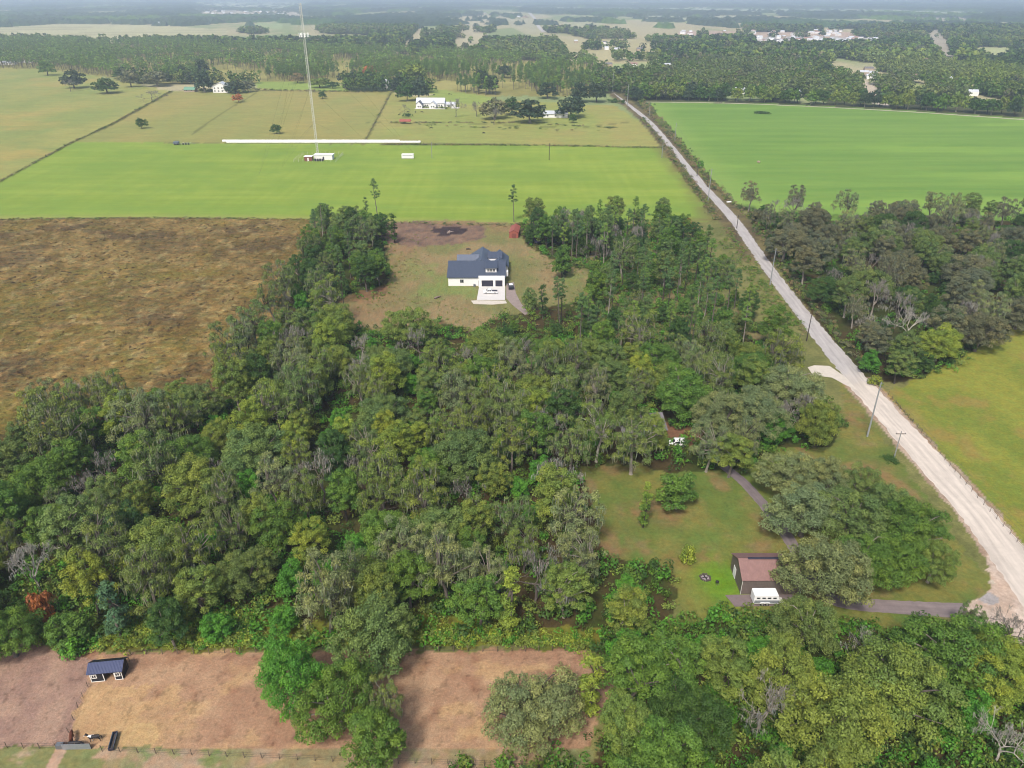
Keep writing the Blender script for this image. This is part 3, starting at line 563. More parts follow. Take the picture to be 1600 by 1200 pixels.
VAR = {}
def variant(kind, seed):
    rg = np.random.default_rng(seed); d = {}
    if kind == 'live_oak':                     # broad, billowing, unit: R 7, h 12
        cl = dome(92, 6.1, 2.6, 11.4, (.75, 1.6), rg, .8); d['crown'] = crown_mesh('crown', [clump_leaves(cl, 245, .142, .6, rg)])
        d['trunk'] = trunk_mesh('trunk', cl, 3.6, .5, rg, 16, .3); d['R'] = 7; d['h'] = 12.4
    elif kind == 'broadleaf_tree':             # upright, R 4.4, h 14
        cl = dome(66, 3.8, 3.8, 13.4, (.55, 1.2), rg, .7, .4); d['crown'] = crown_mesh('crown', [clump_leaves(cl, 320, .136, .6, rg)])
        d['trunk'] = trunk_mesh('trunk', cl, 6.5, .3, rg, 12, .4); d['R'] = 4.4; d['h'] = 14.2
    elif kind == 'mossy_tree':                 # taller, ragged, moss hung, R 5, h 16
        cl = dome(56, 4.5, 4.8, 15.4, (.5, 1.15), rg, .55, .5); d['crown'] = crown_mesh('crown', [clump_leaves(cl, 230, .138, .55, rg, .35, -.6, .4)])
        d['moss'] = crown_mesh('moss', [moss_leaves(cl, 520, rg, (.5, 1.9), .07)], MOSS); d['trunk'] = trunk_mesh('trunk', cl, 7.5, .34, rg, 26, .8, 1, .38, .05); d['R'] = 5.2; d['h'] = 16
    elif kind == 'young_tree':                 # smooth and dense, R 3.2, h 8
        cl = dome(34, 2.6, 1.2, 7.4, (.65, 1.1), rg, .8, .35); d['crown'] = crown_mesh('crown', [clump_leaves(cl, 300, .15, .62, rg)])
        d['trunk'] = trunk_mesh('trunk', cl, 2.4, .17, rg, 9, .2); d['R'] = 3.2; d['h'] = 8.2
    elif kind == 'column_tree':                # narrow, R 1.9, h 13
        cl = []
        for i in range(34):
            z = rg.uniform(2.0, 12.4); rad = 1.5 * (1 - ((z - 5) / 9.5) ** 2 if z > 5 else .75 + z / 20) * rg.uniform(.3, 1); th = rg.uniform(0, 6.28); cl.append([max(rad, 0) * math.cos(th), max(rad, 0) * math.sin(th), z, rg.uniform(.55, .95) * (1.15 - z / 26)])
        cl = np.array(cl); d['crown'] = crown_mesh('crown', [clump_leaves(cl, 260, .155, .5, rg)]); d['trunk'] = trunk_mesh('trunk', cl, 9, .2, rg, 8, .2); d['R'] = 2.1; d['h'] = 13.2
    elif kind == 'pine_tree':                  # long bare trunk, tufted top, R 2.6, h 20
        cl = []; n = 26 + int(rg.integers(10))
        for i in range(n):
            t = rg.uniform() ** .8; z = 10.5 + 9 * t; rad = (2.5 * (1 - t) ** .45 * (.55 + .45 * min(1, t * 4))) * rg.uniform(.35, 1.05); th = rg.uniform(0, 6.28); cl.append([rad * math.cos(th), rad * math.sin(th), z, rg.uniform(.5, .85)])
        cl = np.array(cl); d['crown'] = crown_mesh('crown', [clump_leaves(cl, 330, .22, .2, rg, .3, -.7, .1, .75)], NEEDLE)
        mb = MB(); bx, by = rg.normal(size=2) * .25; mb.tube([(0, 0, -.3), (bx * .3, by * .3, 6), (bx, by, 13), (bx * .4, by * .4, 19)], [.24, .19, .13, .05], 6, False)
        for q in cl: limb(mb, (bx * .8, by * .8, q[2] - rg.uniform(.2, .8)), q[:3], .06, .02, rg, 2, .05, 4)
        for i in range(5): z = rg.uniform(6, 10); a = rg.uniform(0, 6.28); limb(mb, (bx * .5, by * .5, z), (math.cos(a) * 1.3, math.sin(a) * 1.3, z + .1), .04, .015, rg, 2, .0, 4)
        me = bpy.data.meshes.new('trunk'); me.from_pydata([tuple(v) for v in mb.v], [], mb.f); me.materials.append(BARK); d['trunk'] = me; d['R'] = 2.6; d['h'] = 20
    elif kind == 'bare_tree':                  # leafless grey limbs, R 4, h 12
        mb = MB()
        def rec(p, dr, L, r, k):
            q = p + dr * L; limb(mb, p, q, r, r * .62, rg, 3, .0, 5 if k > 2 else 3)
            if k <= 0: return
            for i in range(3 if k > 1 else 4): rec(q, unit((dr * 1.0 + rg.normal(size=3) * .55 + UP * .12)[None])[0], L * rg.uniform(.6, .85), r * .58, k - 1)
        rec(np.array([0, 0, -.2]), UP + rg.normal(size=3) * .06, 3.6, .26, 5)
        me = bpy.data.meshes.new('trunk'); me.from_pydata([tuple(v) for v in mb.v], [], mb.f); me.materials.append(BARK); d['trunk'] = me
        tips = np.array([v for v in mb.v]); s = tips[rg.permutation(len(tips))[:260]]; s = s[s[:, 2] > 5]; cl = np.concatenate([s, np.full((len(s), 1), .28)], 1)
        d['moss'] = crown_mesh('moss', [moss_leaves(cl, 420, rg, (.3, 1.2), .05)], MOSS); d['R'] = 4.5; d['h'] = float(tips[:, 2].max())
    elif kind == 'shrub':
        cl = dome(16, 1.5, .3, 2.4, (.5, .8), rg, .7, .2); d['crown'] = crown_mesh('crown', [clump_leaves(cl, 190, .17, .6, rg)]); d['trunk'] = trunk_mesh('trunk', cl, .6, .08, rg, 6, .1); d['R'] = 2; d['h'] = 2.9
    elif kind == 'far_oak':
        cl = dome(26, 5.6, 2.4, 10.5, (1.5, 2.3), rg, .8, .3); d['crown'] = crown_mesh('crown', [clump_leaves(cl, 14, .62, .65, rg)]); d['trunk'] = trunk_mesh('trunk', cl, 3.5, .5, rg, 6, .3); d['R'] = 6.6; d['h'] = 12
    elif kind == 'far_pine':
        cl = []
        for i in range(20): t = rg.uniform(); z = 8.0 + 10.8 * t; rad = 3.2 * (1 - t) ** .5 * rg.uniform(.3, 1.05); th = rg.uniform(0, 6.28); cl.append([rad * math.cos(th), rad * math.sin(th), z, rg.uniform(1.0, 1.5)])
        d['crown'] = crown_mesh('crown', [clump_leaves(np.array(cl), 24, .5, .6, rg, .3, -.7, .2, .8)], NEEDLE)
        mb = MB(); mb.tube([(0, 0, -.3), (.2, .1, 9), (0, 0, 18.5)], [.3, .24, .1], 5, False); me = bpy.data.meshes.new('trunk'); me.from_pydata([tuple(v) for v in mb.v], [], mb.f); me.materials.append(BARK); d['trunk'] = me; d['R'] = 2.8; d['h'] = 20
    d['leaf_cl'] = None; return d
NV = {'live_oak': 5, 'broadleaf_tree': 5, 'mossy_tree': 4, 'young_tree': 3, 'column_tree': 2, 'pine_tree': 6, 'bare_tree': 3, 'shrub': 3, 'far_oak': 4, 'far_pine': 5}
for k, n in NV.items(): VAR[k] = [variant(k, 1000 + 37 * i + len(k) * 7) for i in range(n)]

TK = .98
TONES = {'bright green': S(80, 128, 42, TK), 'mid green': S(90, 117, 46, TK), 'deep green': S(63, 89, 40, TK), 'olive green': S(112, 126, 57, TK), 'yellow green': S(128, 140, 54, TK),
         'grey green': S(122, 130, 86, TK), 'dusky brown green': S(108, 108, 82, TK), 'sage green': S(104, 120, 64, TK), 'pine green': S(94, 118, 68, TK), 'fresh pine green': S(116, 142, 66, TK),
         'blackish green': S(54, 70, 50, TK), 'rusty orange': S(165, 100, 62, TK), 'faded brown': S(138, 120, 90, TK), 'gold': S(170, 150, 50, TK), 'ash grey': S(138, 130, 128, TK), 'blue green': S(76, 106, 76, TK)}
BARKS = {'p': S(168, 158, 146), 'g': S(120, 110, 102), 'd': S(78, 68, 60), 'w': S(205, 198, 186)}
TREES = []                                       # every individual tree: object, kind, tone, height, ground position
rt = random.Random(11)
def tree(kind, tone, x, y, h=None, Rr=None, bark=None, lean=0, label=None, var=None, name=None, group=None):
    base = VAR[kind]; v = base[rt.randrange(len(base)) if var is None else var]
    sz = (h / v['h']) if h else rt.uniform(.85, 1.15); sx = (Rr / v['R']) if Rr else sz * rt.uniform(.92, 1.1)
    nm = name or {'far_oak': 'oak_tree', 'far_pine': 'pine_tree', 'live_oak': 'oak_tree'}.get(kind, kind)
    o = put(nm, None, None, (x, y, 0), rt.uniform(0, 6.28), (sx, sx * rt.uniform(.93, 1.07), sz)); o.rotation_euler = (rt.gauss(0, .02) + lean * .5, rt.gauss(0, .02) + lean, rt.uniform(0, 6.28))
    c = TONES[tone]; j = 1 + rt.uniform(-.1, .1); hj = rt.uniform(-.07, .07)
    cc = (c[0] * j * (1 + hj), c[1] * j, c[2] * j * (1 - hj), 1)
    bk = BARKS[bark or rt.choice('pggd')]
    t = put('trunk', v['trunk'], o); t.color = (*bk, 1)
    if 'crown' in v: q = put('crown', v['crown'], o); q.color = cc
    if 'moss' in v:
        q = put('moss_sprays', v['moss'], o); k = rt.uniform(.8, 1.1); q.color = (.21 * k, .215 * k, .15 * k, 1) if kind == 'mossy_tree' else (.27 * k, .25 * k, .24 * k, 1)
    o['label'] = label or ''; o['category'] = {'pine_tree': 'pine tree', 'shrub': 'shrub'}.get(nm, 'tree')
    TREES.append(dict(o=o, kind=kind, nm=nm, tone=tone, h=v['h'] * sz, x=x, y=y, R=v['R'] * sx, lab=label, bark=bark, group=group)); return o
def at_crown(px, py, h, f=.6): return G(px, py, h * f)
# --- big trees named one by one: kind, tone, crown centre in the photo, height, radius, label
BIG = [('live_oak', 'sage green', 583, 985, 13, 7.7, 'big round sage green oak standing at the back fence of the brown paddock', 0),
       ('live_oak', 'bright green', 452, 1048, 13, 5.8, 'left bright green oak of the pair in the middle of the brown paddock', 1),
       ('live_oak', 'mid green', 528, 1083, 12.5, 6.2, 'right leafy green oak of the pair in the middle of the brown paddock', 2),
       ('broadleaf_tree', 'mid green', 585, 1158, 12, 4.6, 'green tree at the front edge of the paddock below the oak pair', 1),
       ('mossy_tree', 'sage green', 602, 1088, 12, 2.8, 'thin pale sage tree at the right shoulder of the paddock oaks', 1),
       ('live_oak', 'grey green', 835, 1100, 12.5, 7.2, 'wide grey mossy oak overhanging the right end of the brown paddock', 3),
       ('column_tree', 'yellow green', 925, 1060, 14, 2.9, 'narrow yellow green conical tree beside the wide grey paddock oak', 0),
       ('young_tree', 'bright green', 993, 1018, 8.5, 4.0, 'round vivid green tree just right of the paddock corner', 0),
       ('column_tree', 'yellow green', 798, 925, 15, 2.6, 'slim yellow green tree rising at the wood edge above the paddock', 1),
       ('live_oak', 'bright green', 1215, 665, 9, 4.3, 'vivid green round oak tucked under grey oaks beside the verge', 2),
       ('live_oak', 'grey green', 1185, 640, 14, 7.5, 'grey green oak north of the white car by the sand road', 1),
       ('live_oak', 'grey green', 1235, 600, 14, 8, 'grey green mossy oak beside the pale stub drive', 3), ('live_oak', 'olive green', 1282, 655, 13, 5.6, 'olive green oak at the grassy verge near the tall steel pole', 4),
       ('live_oak', 'grey green', 1130, 640, 14, 7, 'grey green oak overhanging the red earth behind the white car', 0),
       ('mossy_tree', 'grey green', 1110, 690, 14, 4.6, 'moss hung grey tree right of the white car', 0), ('broadleaf_tree', 'olive green', 1145, 705, 12, 4.4, 'olive tree at the top end of the grey driveway', 2),
       ('live_oak', 'grey green', 1235, 735, 12, 6.2, 'silvery grey oak on the lawn beside the upper grey driveway', 2), ('live_oak', 'grey green', 1262, 790, 13, 7, 'grey green oak overhanging the bend of the grey driveway', 1),
       ('live_oak', 'sage green', 1330, 800, 14, 7.4, 'sage green oak in the middle of the roadside lawn', 3), ('live_oak', 'mid green', 1420, 820, 13, 7.4, 'dark leafy oak nearest the white sand road on the lawn', 4),
       ('live_oak', 'grey green', 1292, 742, 11, 4.8, 'grey oak between the upper driveway and the roadside verge', 4), ('live_oak', 'sage green', 1345, 752, 11, 4.6, 'sage oak at the top of the roadside lawn group', 2), ('live_oak', 'olive green', 1462, 872, 10, 4.2, 'olive oak at the road side of the lawn group', 0), ('live_oak', 'mid green', 1350, 868, 12, 5.6, 'mid green oak between the barn oak and the drive entrance', 3),
       ('live_oak', 'sage green', 1395, 790, 12, 5.5, 'sage oak behind the dark leafy oak on the roadside lawn', 0), ('live_oak', 'grey green', 1300, 885, 14, 8.2, 'large grey green oak beside the brown barn roof', 1),
       ('live_oak', 'mid green', 1405, 870, 11, 6, 'low green oak shading the paved drive entrance', 2), ('live_oak', 'sage green', 1262, 968, 12, 5.2, 'sage oak at the tow end of the white trailer', 3),
       ('broadleaf_tree', 'olive green', 1135, 1035, 11, 4.4, 'olive tree below the gravel pad of the brown barn', 0),
       ('young_tree', 'mid green', 1060, 762, 9.5, 4.2, 'dense dark green tree alone on the lawn left of the driveway', 1), ('shrub', 'yellow green', 1076, 862, 4.2, 1.9, 'small yellow green bush alone on the lawn by the barn', 1),
       ('mossy_tree', 'sage green', 990, 690, 15, 6.5, 'moss curtained tree leaning over the hidden grey roofs', 2), ('live_oak', 'sage green', 978, 640, 13, 5.0, 'sage oak spreading over the hidden grey roof', 1), ('live_oak', 'olive green', 1020, 672, 12, 4.2, 'olive oak in front of the hidden grey roof beside the white car', 2), ('mossy_tree', 'olive green', 935, 665, 17, 5, 'tall pale barked tree at the left edge of the lawn', 3),
       ('column_tree', 'mid green', 1008, 790, 9.5, 1.6, 'thin green sapling in the middle of the dry lawn', 0), ('column_tree', 'yellow green', 1012, 770, 8.5, 1.4, 'thin yellow green sapling behind the green sapling on the lawn', 1),
       ('column_tree', 'deep green', 1428, 985, 10, 2.0, 'narrow twin stemmed tree standing alone below the paved drive', 0), ('mossy_tree', 'sage green', 1518, 962, 7.5, 2.4, 'small dark stemmed tree beside the sandy road junction', 0),
       ('live_oak', 'olive green', 1222, 1048, 12, 6.2, 'olive green oak below the white trailer', 0), ('live_oak', 'olive green', 1395, 1065, 14, 8.5, 'huge rounded olive oak in the lower wood below the paved drive', 4),
       ('live_oak', 'olive green', 1310, 1110, 14, 8, 'broad olive gold oak left of the huge rounded oak', 0), ('live_oak', 'mid green', 1500, 1010, 13, 8.5, 'spreading dark oak at the lower side of the sandy junction', 2),
       ('live_oak', 'yellow green', 1562, 1040, 12, 6, 'yellow tinged oak at the right frame edge by the sand', 1), ('bare_tree', 'ash grey', 1570, 1150, 10, 4, 'leafless pale tree in the lower wood near the frame corner', 0),
       ('shrub', 'rusty orange', 64, 940, 8, 2.4, 'orange flowering bush at the wood edge left of the black shed', 0), ('young_tree', 'mid green', 102, 978, 7.5, 3.4, 'green tree right of the orange flowering bush', 0),
       ('column_tree', 'blue green', 172, 945, 13, 3, 'blue green conical tree standing just behind the black shed', 1), ('live_oak', 'mid green', 8, 985, 10, 5, 'dense green oak at the left frame edge above the paddock', 2),
       ('bare_tree', 'ash grey', 45, 880, 12, 4.5, 'leafless grey tree at the left frame edge behind the orange bush', 1), ('bare_tree', 'ash grey', 118, 620, 12, 4.5, 'leafless grey tree at the edge of the fallow field', 2),
       ('shrub', 'bright green', 113, 1005, 4, 2.4, 'bright green bush against the paddock fence left of the shed', 1),
       ('bare_tree', 'faded brown', 1425, 505, 13, 5, 'dead white limbed tree in the wood across the road', 0), ('live_oak', 'yellow green', 1470, 530, 12, 7, 'yellow green oak at the near edge of the wood across the road', 3),
       ('young_tree', 'bright green', 1362, 560, 7, 3.2, 'bright green young tree at the roadside corner of the right wood', 0), ('shrub', 'yellow green', 1368, 592, 3, 2, 'yellowish bush under the bright green roadside tree', 0),
       ('live_oak', 'dusky brown green', 1520, 440, 13, 8, 'dusky brown oak at the right side of the wood across the road', 1), ('live_oak', 'deep green', 1430, 345, 13, 7, 'dark oak at the back edge of the right wood against the green crop', 2)]
for kd, tn, px, py, h, r_, lb, vr in BIG:
    x, y = at_crown(px, py, h); tree(kd, tn, x, y, h, r_, 'w' if kd == 'bare_tree' or 'pale barked' in lb else None, label=lb, var=vr % NV[kd])
# solitary trees given by the foot of the trunk
def foot(kind, tone, px, py, h, Rr=None, **k): x, y = G(px, py); return tree(kind, tone, x, y, h, Rr, **k)
foot('pine_tree', 'pine green', 591, 345, 21, 2.9, bark='g', label='lone tall pine with bare trunk at the top of the clearing', var=0)
foot('column_tree', 'deep green', 617, 380, 14, 2.5, label='ivy clad column tree right of the lone tall pine')
foot('pine_tree', 'pine green', 803, 347, 19, 2.7, bark='g', label='tall pine rising behind the red shed', var=1)
for px, py, h, r_, tn, lb in ((222, 201, 9, 4.5, 'deep green', 'dark round tree alone in the left meadow'), (433, 209, 8, 4.6, 'deep green', 'dark round tree alone in the meadow left of the mast'), (504, 154, 8, 5, 'deep green', 'small round tree in the meadow behind the mast'),
                          (116, 138, 21, 15, 'blackish green', 'dark spreading oak with a grey flank in the far left meadow'), (168, 146, 17, 14, 'deep green', 'low round oak second from left in the far left meadow'), (205, 136, 20, 11, 'dusky brown green', 'dusky twin trunked oak between the far left meadow oaks'),
                          (246, 135, 19, 17, 'dusky brown green', 'wide dusky oak left of the white farmhouse meadow gate'), (287, 128, 21, 9, 'blackish green', 'dark tree behind the small green roofed shed'), (318, 122, 24, 11, 'blackish green', 'tallest dark oak beside the white two storey farmhouse'), (320, 144, 22, 13, 'blackish green', 'dark oak in front of the tallest one by the white farmhouse'),
                          (368, 146, 14, 12, 'blackish green', 'dark low oak just right of the white farmhouse'), (388, 144, 14, 9, 'dusky brown green', 'dusky tree at the right end of the white farmhouse group'),
                          (500, 137, 12, 13, 'olive green', 'broad olive tree standing in the green strip behind the mast'), (520, 138, 8, 8, 'deep green', 'low dark tree right of the broad olive tree'), (465, 130, 13, 9, 'faded brown', 'brownish small tree at the edge of the pine belt'),
                          (570, 140, 16, 10, 'deep green', 'dark bushy tree left of the white gabled cottage'), (592, 142, 15, 11, 'deep green', 'dark bushy tree hiding the white gabled cottage'), (577, 128, 20, 9, 'rusty orange', 'rust coloured tree behind the white gabled cottage'), (547, 140, 9, 7, 'blackish green', 'low dark tree at the left end of the cottage hedge'),
                          (628, 138, 15, 9, 'deep green', 'dark tree between the cottage and the large grey roofed house'), (648, 130, 24, 17, 'olive green', 'large yellowish oak behind the large grey roofed house'), (655, 157, 22, 12, 'blackish green', 'dark oak behind the left wing of the large grey roofed house'), (636, 158, 19, 10, 'deep green', 'green oak left of the large grey roofed house'),
                          (765, 146, 22, 14, 'blackish green', 'dark oak in the right hand meadow by the pine belt'), (752, 130, 18, 8, 'blackish green', 'dark small oak behind the right hand meadow oak'), (788, 122, 17, 11, 'blackish green', 'dark oak at the end of the pine belt'),
                          (773, 186, 18, 13, 'dusky brown green', 'dusky oak leftmost of the three meadow oaks near the road'), (828, 192, 20, 15, 'blackish green', 'black green oak in front of the long white barn'), (893, 184, 19, 14, 'blackish green', 'dark oak right of the long white barn'), (800, 180, 16, 10, 'deep green', 'green oak between the dusky oak and the long white barn'),
                          (856, 154, 17, 13, 'blackish green', 'dark oak north of the long white barn'), (905, 160, 20, 12, 'blackish green', 'dark oak near the pasture gate by the road'), (932, 160, 22, 11, 'blackish green', 'dark oak closest to the far end of the road'), (895, 192, 8, 4, 'deep green', 'small bush tree below the oak right of the white barn'),
                          (75, 118, 20, 11, 'mid green', 'green tree right of the pink roofed house')):
    foot('far_oak', tn, px, py, h, r_ * .93, label=lb)
for px, py, h, r_, lb in ((712, 183, 17, 8, 'leafless tree right of the large grey roofed house'), (745, 182, 14, 7, 'leafless tree between the large house and the dusky oak'), (238, 158, 11, 12, 'leafless lilac grey tree on the diagonal fence line'), (110, 143, 14, 8, 'leafless grey tree leaning on the dark spreading oak'), (772, 195, 14, 7, 'leafless tree against the dusky meadow oak'),
                          (632, 178, 9, 4, 'leafless small tree in front of the large grey roofed house')): foot('bare_tree', 'ash grey', px, py, h, r_ * .8, label=lb, bark='g')
foot('far_oak', 'rusty orange', 373, 160, 9, 5, label='rust orange round tree in front of the white farmhouse')
foot('shrub', 'rusty orange', 1073, 362, 6.5, 3.4, label='rust orange bush at the corner of the green field', name='shrub')
foot('young_tree', 'deep green', 1028, 368, 8, 2.3, label='small dark tree standing alone at the green field edge')
foot('young_tree', 'mid green', 878, 434, 14, 4.2, label='mid green tree alone on the grass right of the white house'); foot('column_tree', 'blackish green', 883, 432, 7, 1.8, label='dark ivy stump under the mid green tree')
foot('column_tree', 'deep green', 848, 498, 13, 2.4, label='dark narrow tree below the gravel drive of the white house')
foot('young_tree', 'sage green', 828, 485, 9, 2.6, label='sage green small tree below the dark parked wagon')
foot('shrub', 'bright green', 1093, 262, 5, 2.6, label='dark green bush at the roadside edge of the bright right crop')
for px, py in ((1190, 340), (1208, 350), (1225, 352), (1262, 346), (1290, 350), (1180, 350), (1200, 375), (1215, 395)):
    foot(rt.choice(['young_tree', 'broadleaf_tree']), rt.choice(['olive green', 'deep green', 'mid green', 'dusky brown green']), px, py, rt.uniform(5, 8))
# pines of the north stand
def rnd_in(poly, rr):
    xs = [p[0] for p in poly]; ys = [p[1] for p in poly]
    while 1:
        x, y = rr.uniform(min(xs), max(xs)), rr.uniform(min(ys), max(ys))
        if in1(x, y, poly): return x, y
rp = random.Random(5)
taken = [(t['x'], t['y'], t['R']) for t in TREES]
def free(x, y, d, f=.75):
    return all((x - a) ** 2 + (y - b) ** 2 > (d + r * f) ** 2 for a, b, r in taken)
HOUSES_KEEP = [(-26, -1, 252, 304), (40, 57, 101, 117), (27, 41, 160, 171), (-2, 4, 333, 368)]
def clear(x, y, m=2.5):
    if segdist(np.array([x]), np.array([y]), ROADP)[0] < 6.5: return False
    return not any(a - m < x < b + m and c - m < y < d + m for a, b, c, d in HOUSES_KEEP)
def stand(poly, n, kinds, hs, d, rs=None, f=.5):
    P = GP(poly)
    for _ in range(n):
        for tries in range(60):
            x, y = rnd_in(P, rp)
            if free(x, y, d, f) and clear(x, y): break
        else: continue
        kd, tn = rp.choice(kinds); h = rp.uniform(*hs) if hs else None
        if kd == 'live_oak' or kd == 'young_tree': h = rp.uniform(7, 11)
        tree(kd, tn, x, y, h); taken.append((x, y, 1.5 if kd == 'pine_tree' else 3))
PG = [('pine_tree', 'pine green')] * 5 + [('pine_tree', 'fresh pine green')] * 2
stand([(858, 392), (930, 372), (1015, 360), (1018, 385), (985, 400), (940, 430), (880, 425)], 26, PG, (16, 23), .6)
stand([(824, 352), (860, 352), (1010, 362), (1018, 395), (950, 425), (880, 400), (830, 368)], 22, [('young_tree', 'deep green'), ('broadleaf_tree', 'deep green'), ('live_oak', 'deep green'), ('young_tree', 'mid green'), ('bare_tree', 'ash grey')], (9, 13), 2.0)
stand([(1030, 388), (1085, 388), (1135, 455), (1180, 520), (1165, 560), (900, 560), (860, 520), (900, 480), (1000, 440)], 52, PG, (14, 20), 1.6)
stand([(505, 352), (590, 352), (598, 440), (530, 478), (480, 470)], 10, PG[:6], (15, 20), 2)
# the pine belt far behind
B1 = P_['beltFloor']; nb = 0
beltpts = []
rb = random.Random(9)
bx_ = [p[0] for p in BELT]; by_ = [p[1] for p in BELT]
GXb, GYb = np.meshgrid(np.arange(min(bx_), max(bx_), 8.2), np.arange(min(by_), max(by_), 8.2)); rgb_ = np.random.default_rng(4)
GXb = GXb.ravel() + rgb_.uniform(-3.8, 3.8, GXb.size); GYb = GYb.ravel() + rgb_.uniform(-3.8, 3.8, GYb.size)
okb = inside(GXb, GYb, BELT) & ~inside(GXb, GYb, P_['green1']) & ~inside(GXb, GYb, P_['green2']) & (np.abs(GXb) < GYb * .76 + 40) & (fbm(GXb / 45, GYb / 90, 300, 3) + rgb_.uniform(-.12, .12, GXb.size) > np.where(GYb < 1010, .55, np.where(GYb < 1200, .5, .43)))
beltpts = list(zip(GXb[okb].tolist(), GYb[okb].tolist()))
beltpts.sort(key=lambda p: p[1] + .25 * abs(p[0]))
vis = [p for p in beltpts if abs(p[0]) < p[1] * .72 + 10]; rest = vis[175:] + [p for p in beltpts if abs(p[0]) >= p[1] * .72 + 10]
for x, y in vis[:175]: tree('far_pine', rb.choice(['pine green', 'pine green', 'mid green', 'fresh pine green', 'sage green']), x, y, rb.uniform(15, 21), bark='g')
# --- the woods themselves
MIX1 = [('mossy_tree', 'grey green')] * 3 + [('mossy_tree', 'sage green')] * 4 + [('mossy_tree', 'olive green')] * 3 + [('broadleaf_tree', 'sage green')] * 2 + [('broadleaf_tree', 'olive green')] * 3 + [('broadleaf_tree', 'mid green')] * 3 + [('broadleaf_tree', 'deep green')] * 2 + [('broadleaf_tree', 'yellow green')] + [('live_oak', 'sage green')] * 2 + [('live_oak', 'olive green')] * 3 + [('live_oak', 'mid green')] * 2 + [('young_tree', 'bright green')] * 4 + [('bare_tree', 'ash grey')] * 2 + [('broadleaf_tree', 'yellow green')]
MIX2 = [('live_oak', 'olive green')] * 3 + [('live_oak', 'sage green')] * 2 + [('live_oak', 'deep green')] * 2 + [('bare_tree', 'faded brown')] + [('live_oak', 'mid green')] * 2 + [('live_oak', 'yellow green')] * 1 + [('broadleaf_tree', 'olive green')] * 3 + [('broadleaf_tree', 'mid green')] * 3 + [('broadleaf_tree', 'sage green')] * 2 + [('young_tree', 'bright green')] * 2 + [('mossy_tree', 'sage green')]
MIX3 = [('live_oak', 'dusky brown green')] * 5 + [('broadleaf_tree', 'dusky brown green')] * 3 + [('broadleaf_tree', 'sage green')] * 2 + [('live_oak', 'sage green')] * 2 + [('live_oak', 'deep green')] * 3 + [('mossy_tree', 'dusky brown green')] * 3 + [('mossy_tree', 'grey green')] * 2 + [('young_tree', 'deep green')] * 2 + [('bare_tree', 'faded brown')]
MIXN = [('young_tree', 'deep green')] * 3 + [('broadleaf_tree', 'mid green')] * 4 + [('broadleaf_tree', 'sage green')] * 2 + [('young_tree', 'mid green')] * 2 + [('broadleaf_tree', 'deep green')] * 3 + [('mossy_tree', 'sage green')] * 2
rw_ = random.Random(3)
def fill_wood(poly, mix, tries, d, visible):
    for _ in range(tries):
        x, y = rnd_in(poly, rw_)
        kd, tn = rw_.choice(mix(x, y)); r0 = {'live_oak': 4.4, 'broadleaf_tree': 3.2, 'mossy_tree': 3.4, 'young_tree': 2.6, 'bare_tree': 3.0, 'pine_tree': 2}[kd] * d
        if not clear(x, y, 3): continue
        px, py = proj(x, y, 9)
        if not (-90 < px < 1690 and -40 < py < 1290): continue
        hh_ = VAR[kd][0]['h'] * .95; rr_ = VAR[kd][0]['R'] * .95
        if not all(visible(*proj(x + dx, y + dy, z)) for dx, dy, z in ((0, 0, hh_), (0, 0, hh_ * .55), (-rr_, 0, hh_ * .6), (rr_, 0, hh_ * .6), (0, -rr_, hh_ * .4), (0, 0, 1))): continue
        if not free(x, y, r0, .62): continue
        if north(x, y) and not free(x, y, r0 * 1.5, .62) and rw_.random() < .9: continue
        s = rw_.uniform(.72, 1.2)
        if kd == 'young_tree': s *= .8
        o = tree(kd, tn, x, y, VAR[kd][0]['h'] * s); taken.append((x, y, r0 / .62 * .75))
KEEP = [[(783, 338), (814, 338), (814, 380), (783, 380)], [(35, 915), (90, 915), (90, 955), (35, 955)], [(905, 700), (962, 700), (962, 790), (905, 790)], [(1120, 850), (1232, 850), (1240, 900), (1226, 955), (1120, 962)], [(1042, 662), (1085, 650), (1090, 700), (1042, 700)], [(935, 740), (1005, 760), (1040, 800), (1140, 770), (1200, 820), (1240, 870), (1130, 850), (1130, 950), (1065, 965), (1060, 930), (1020, 880), (945, 860)],
        [(550, 462), (700, 462), (760, 500), (720, 540), (640, 488), (530, 500), (520, 485)], [(640, 978), (790, 990), (790, 1012), (640, 1012)], [(1300, 560), (1345, 560), (1345, 640), (1300, 640)], [(606, 355), (800, 355), (850, 470), (790, 480), (700, 490), (600, 455), (612, 400)], [(820, 400), (900, 440), (930, 470), (860, 480), (800, 480)],
        [(1330, 925), (1560, 925), (1545, 968), (1340, 966)], [(1380, 960), (1465, 965), (1440, 1010), (1390, 1000)], [(1310, 700), (1380, 700), (1440, 770), (1370, 760)], [(620, 1018), (768, 1022), (762, 1120), (800, 1180), (800, 1200), (700, 1188), (640, 1192), (612, 1120)], [(740, 1000), (905, 1000), (925, 1060), (925, 1180), (900, 1192), (740, 1192)], [(1095, 880), (1130, 880), (1130, 960), (1095, 960)], [(1240, 520), (1290, 540), (1290, 570), (1250, 560)]]
def vis_ok(px, py):
    p = np.array([px]), np.array([py]); return not any(inside(*p, k)[0] for k in KEEP)
taken = [(t['x'], t['y'], t['R']) for t in TREES]
north = lambda x, y: y > 205 and x > -5
fill_wood(P_['wood'], lambda x, y: (MIXN if north(x, y) or y > 260 else MIX1), 6000, 1.13, vis_ok)
fill_wood(P_['wood2'], lambda x, y: MIX2, 1500, 1.24, vis_ok)
fill_wood(P_['wood3'], lambda x, y: MIX3, 1600, 1.1, vis_ok)
print('trees', len(TREES), {k: sum(t['nm'] == k for t in TREES) for k in set(t['nm'] for t in TREES)})

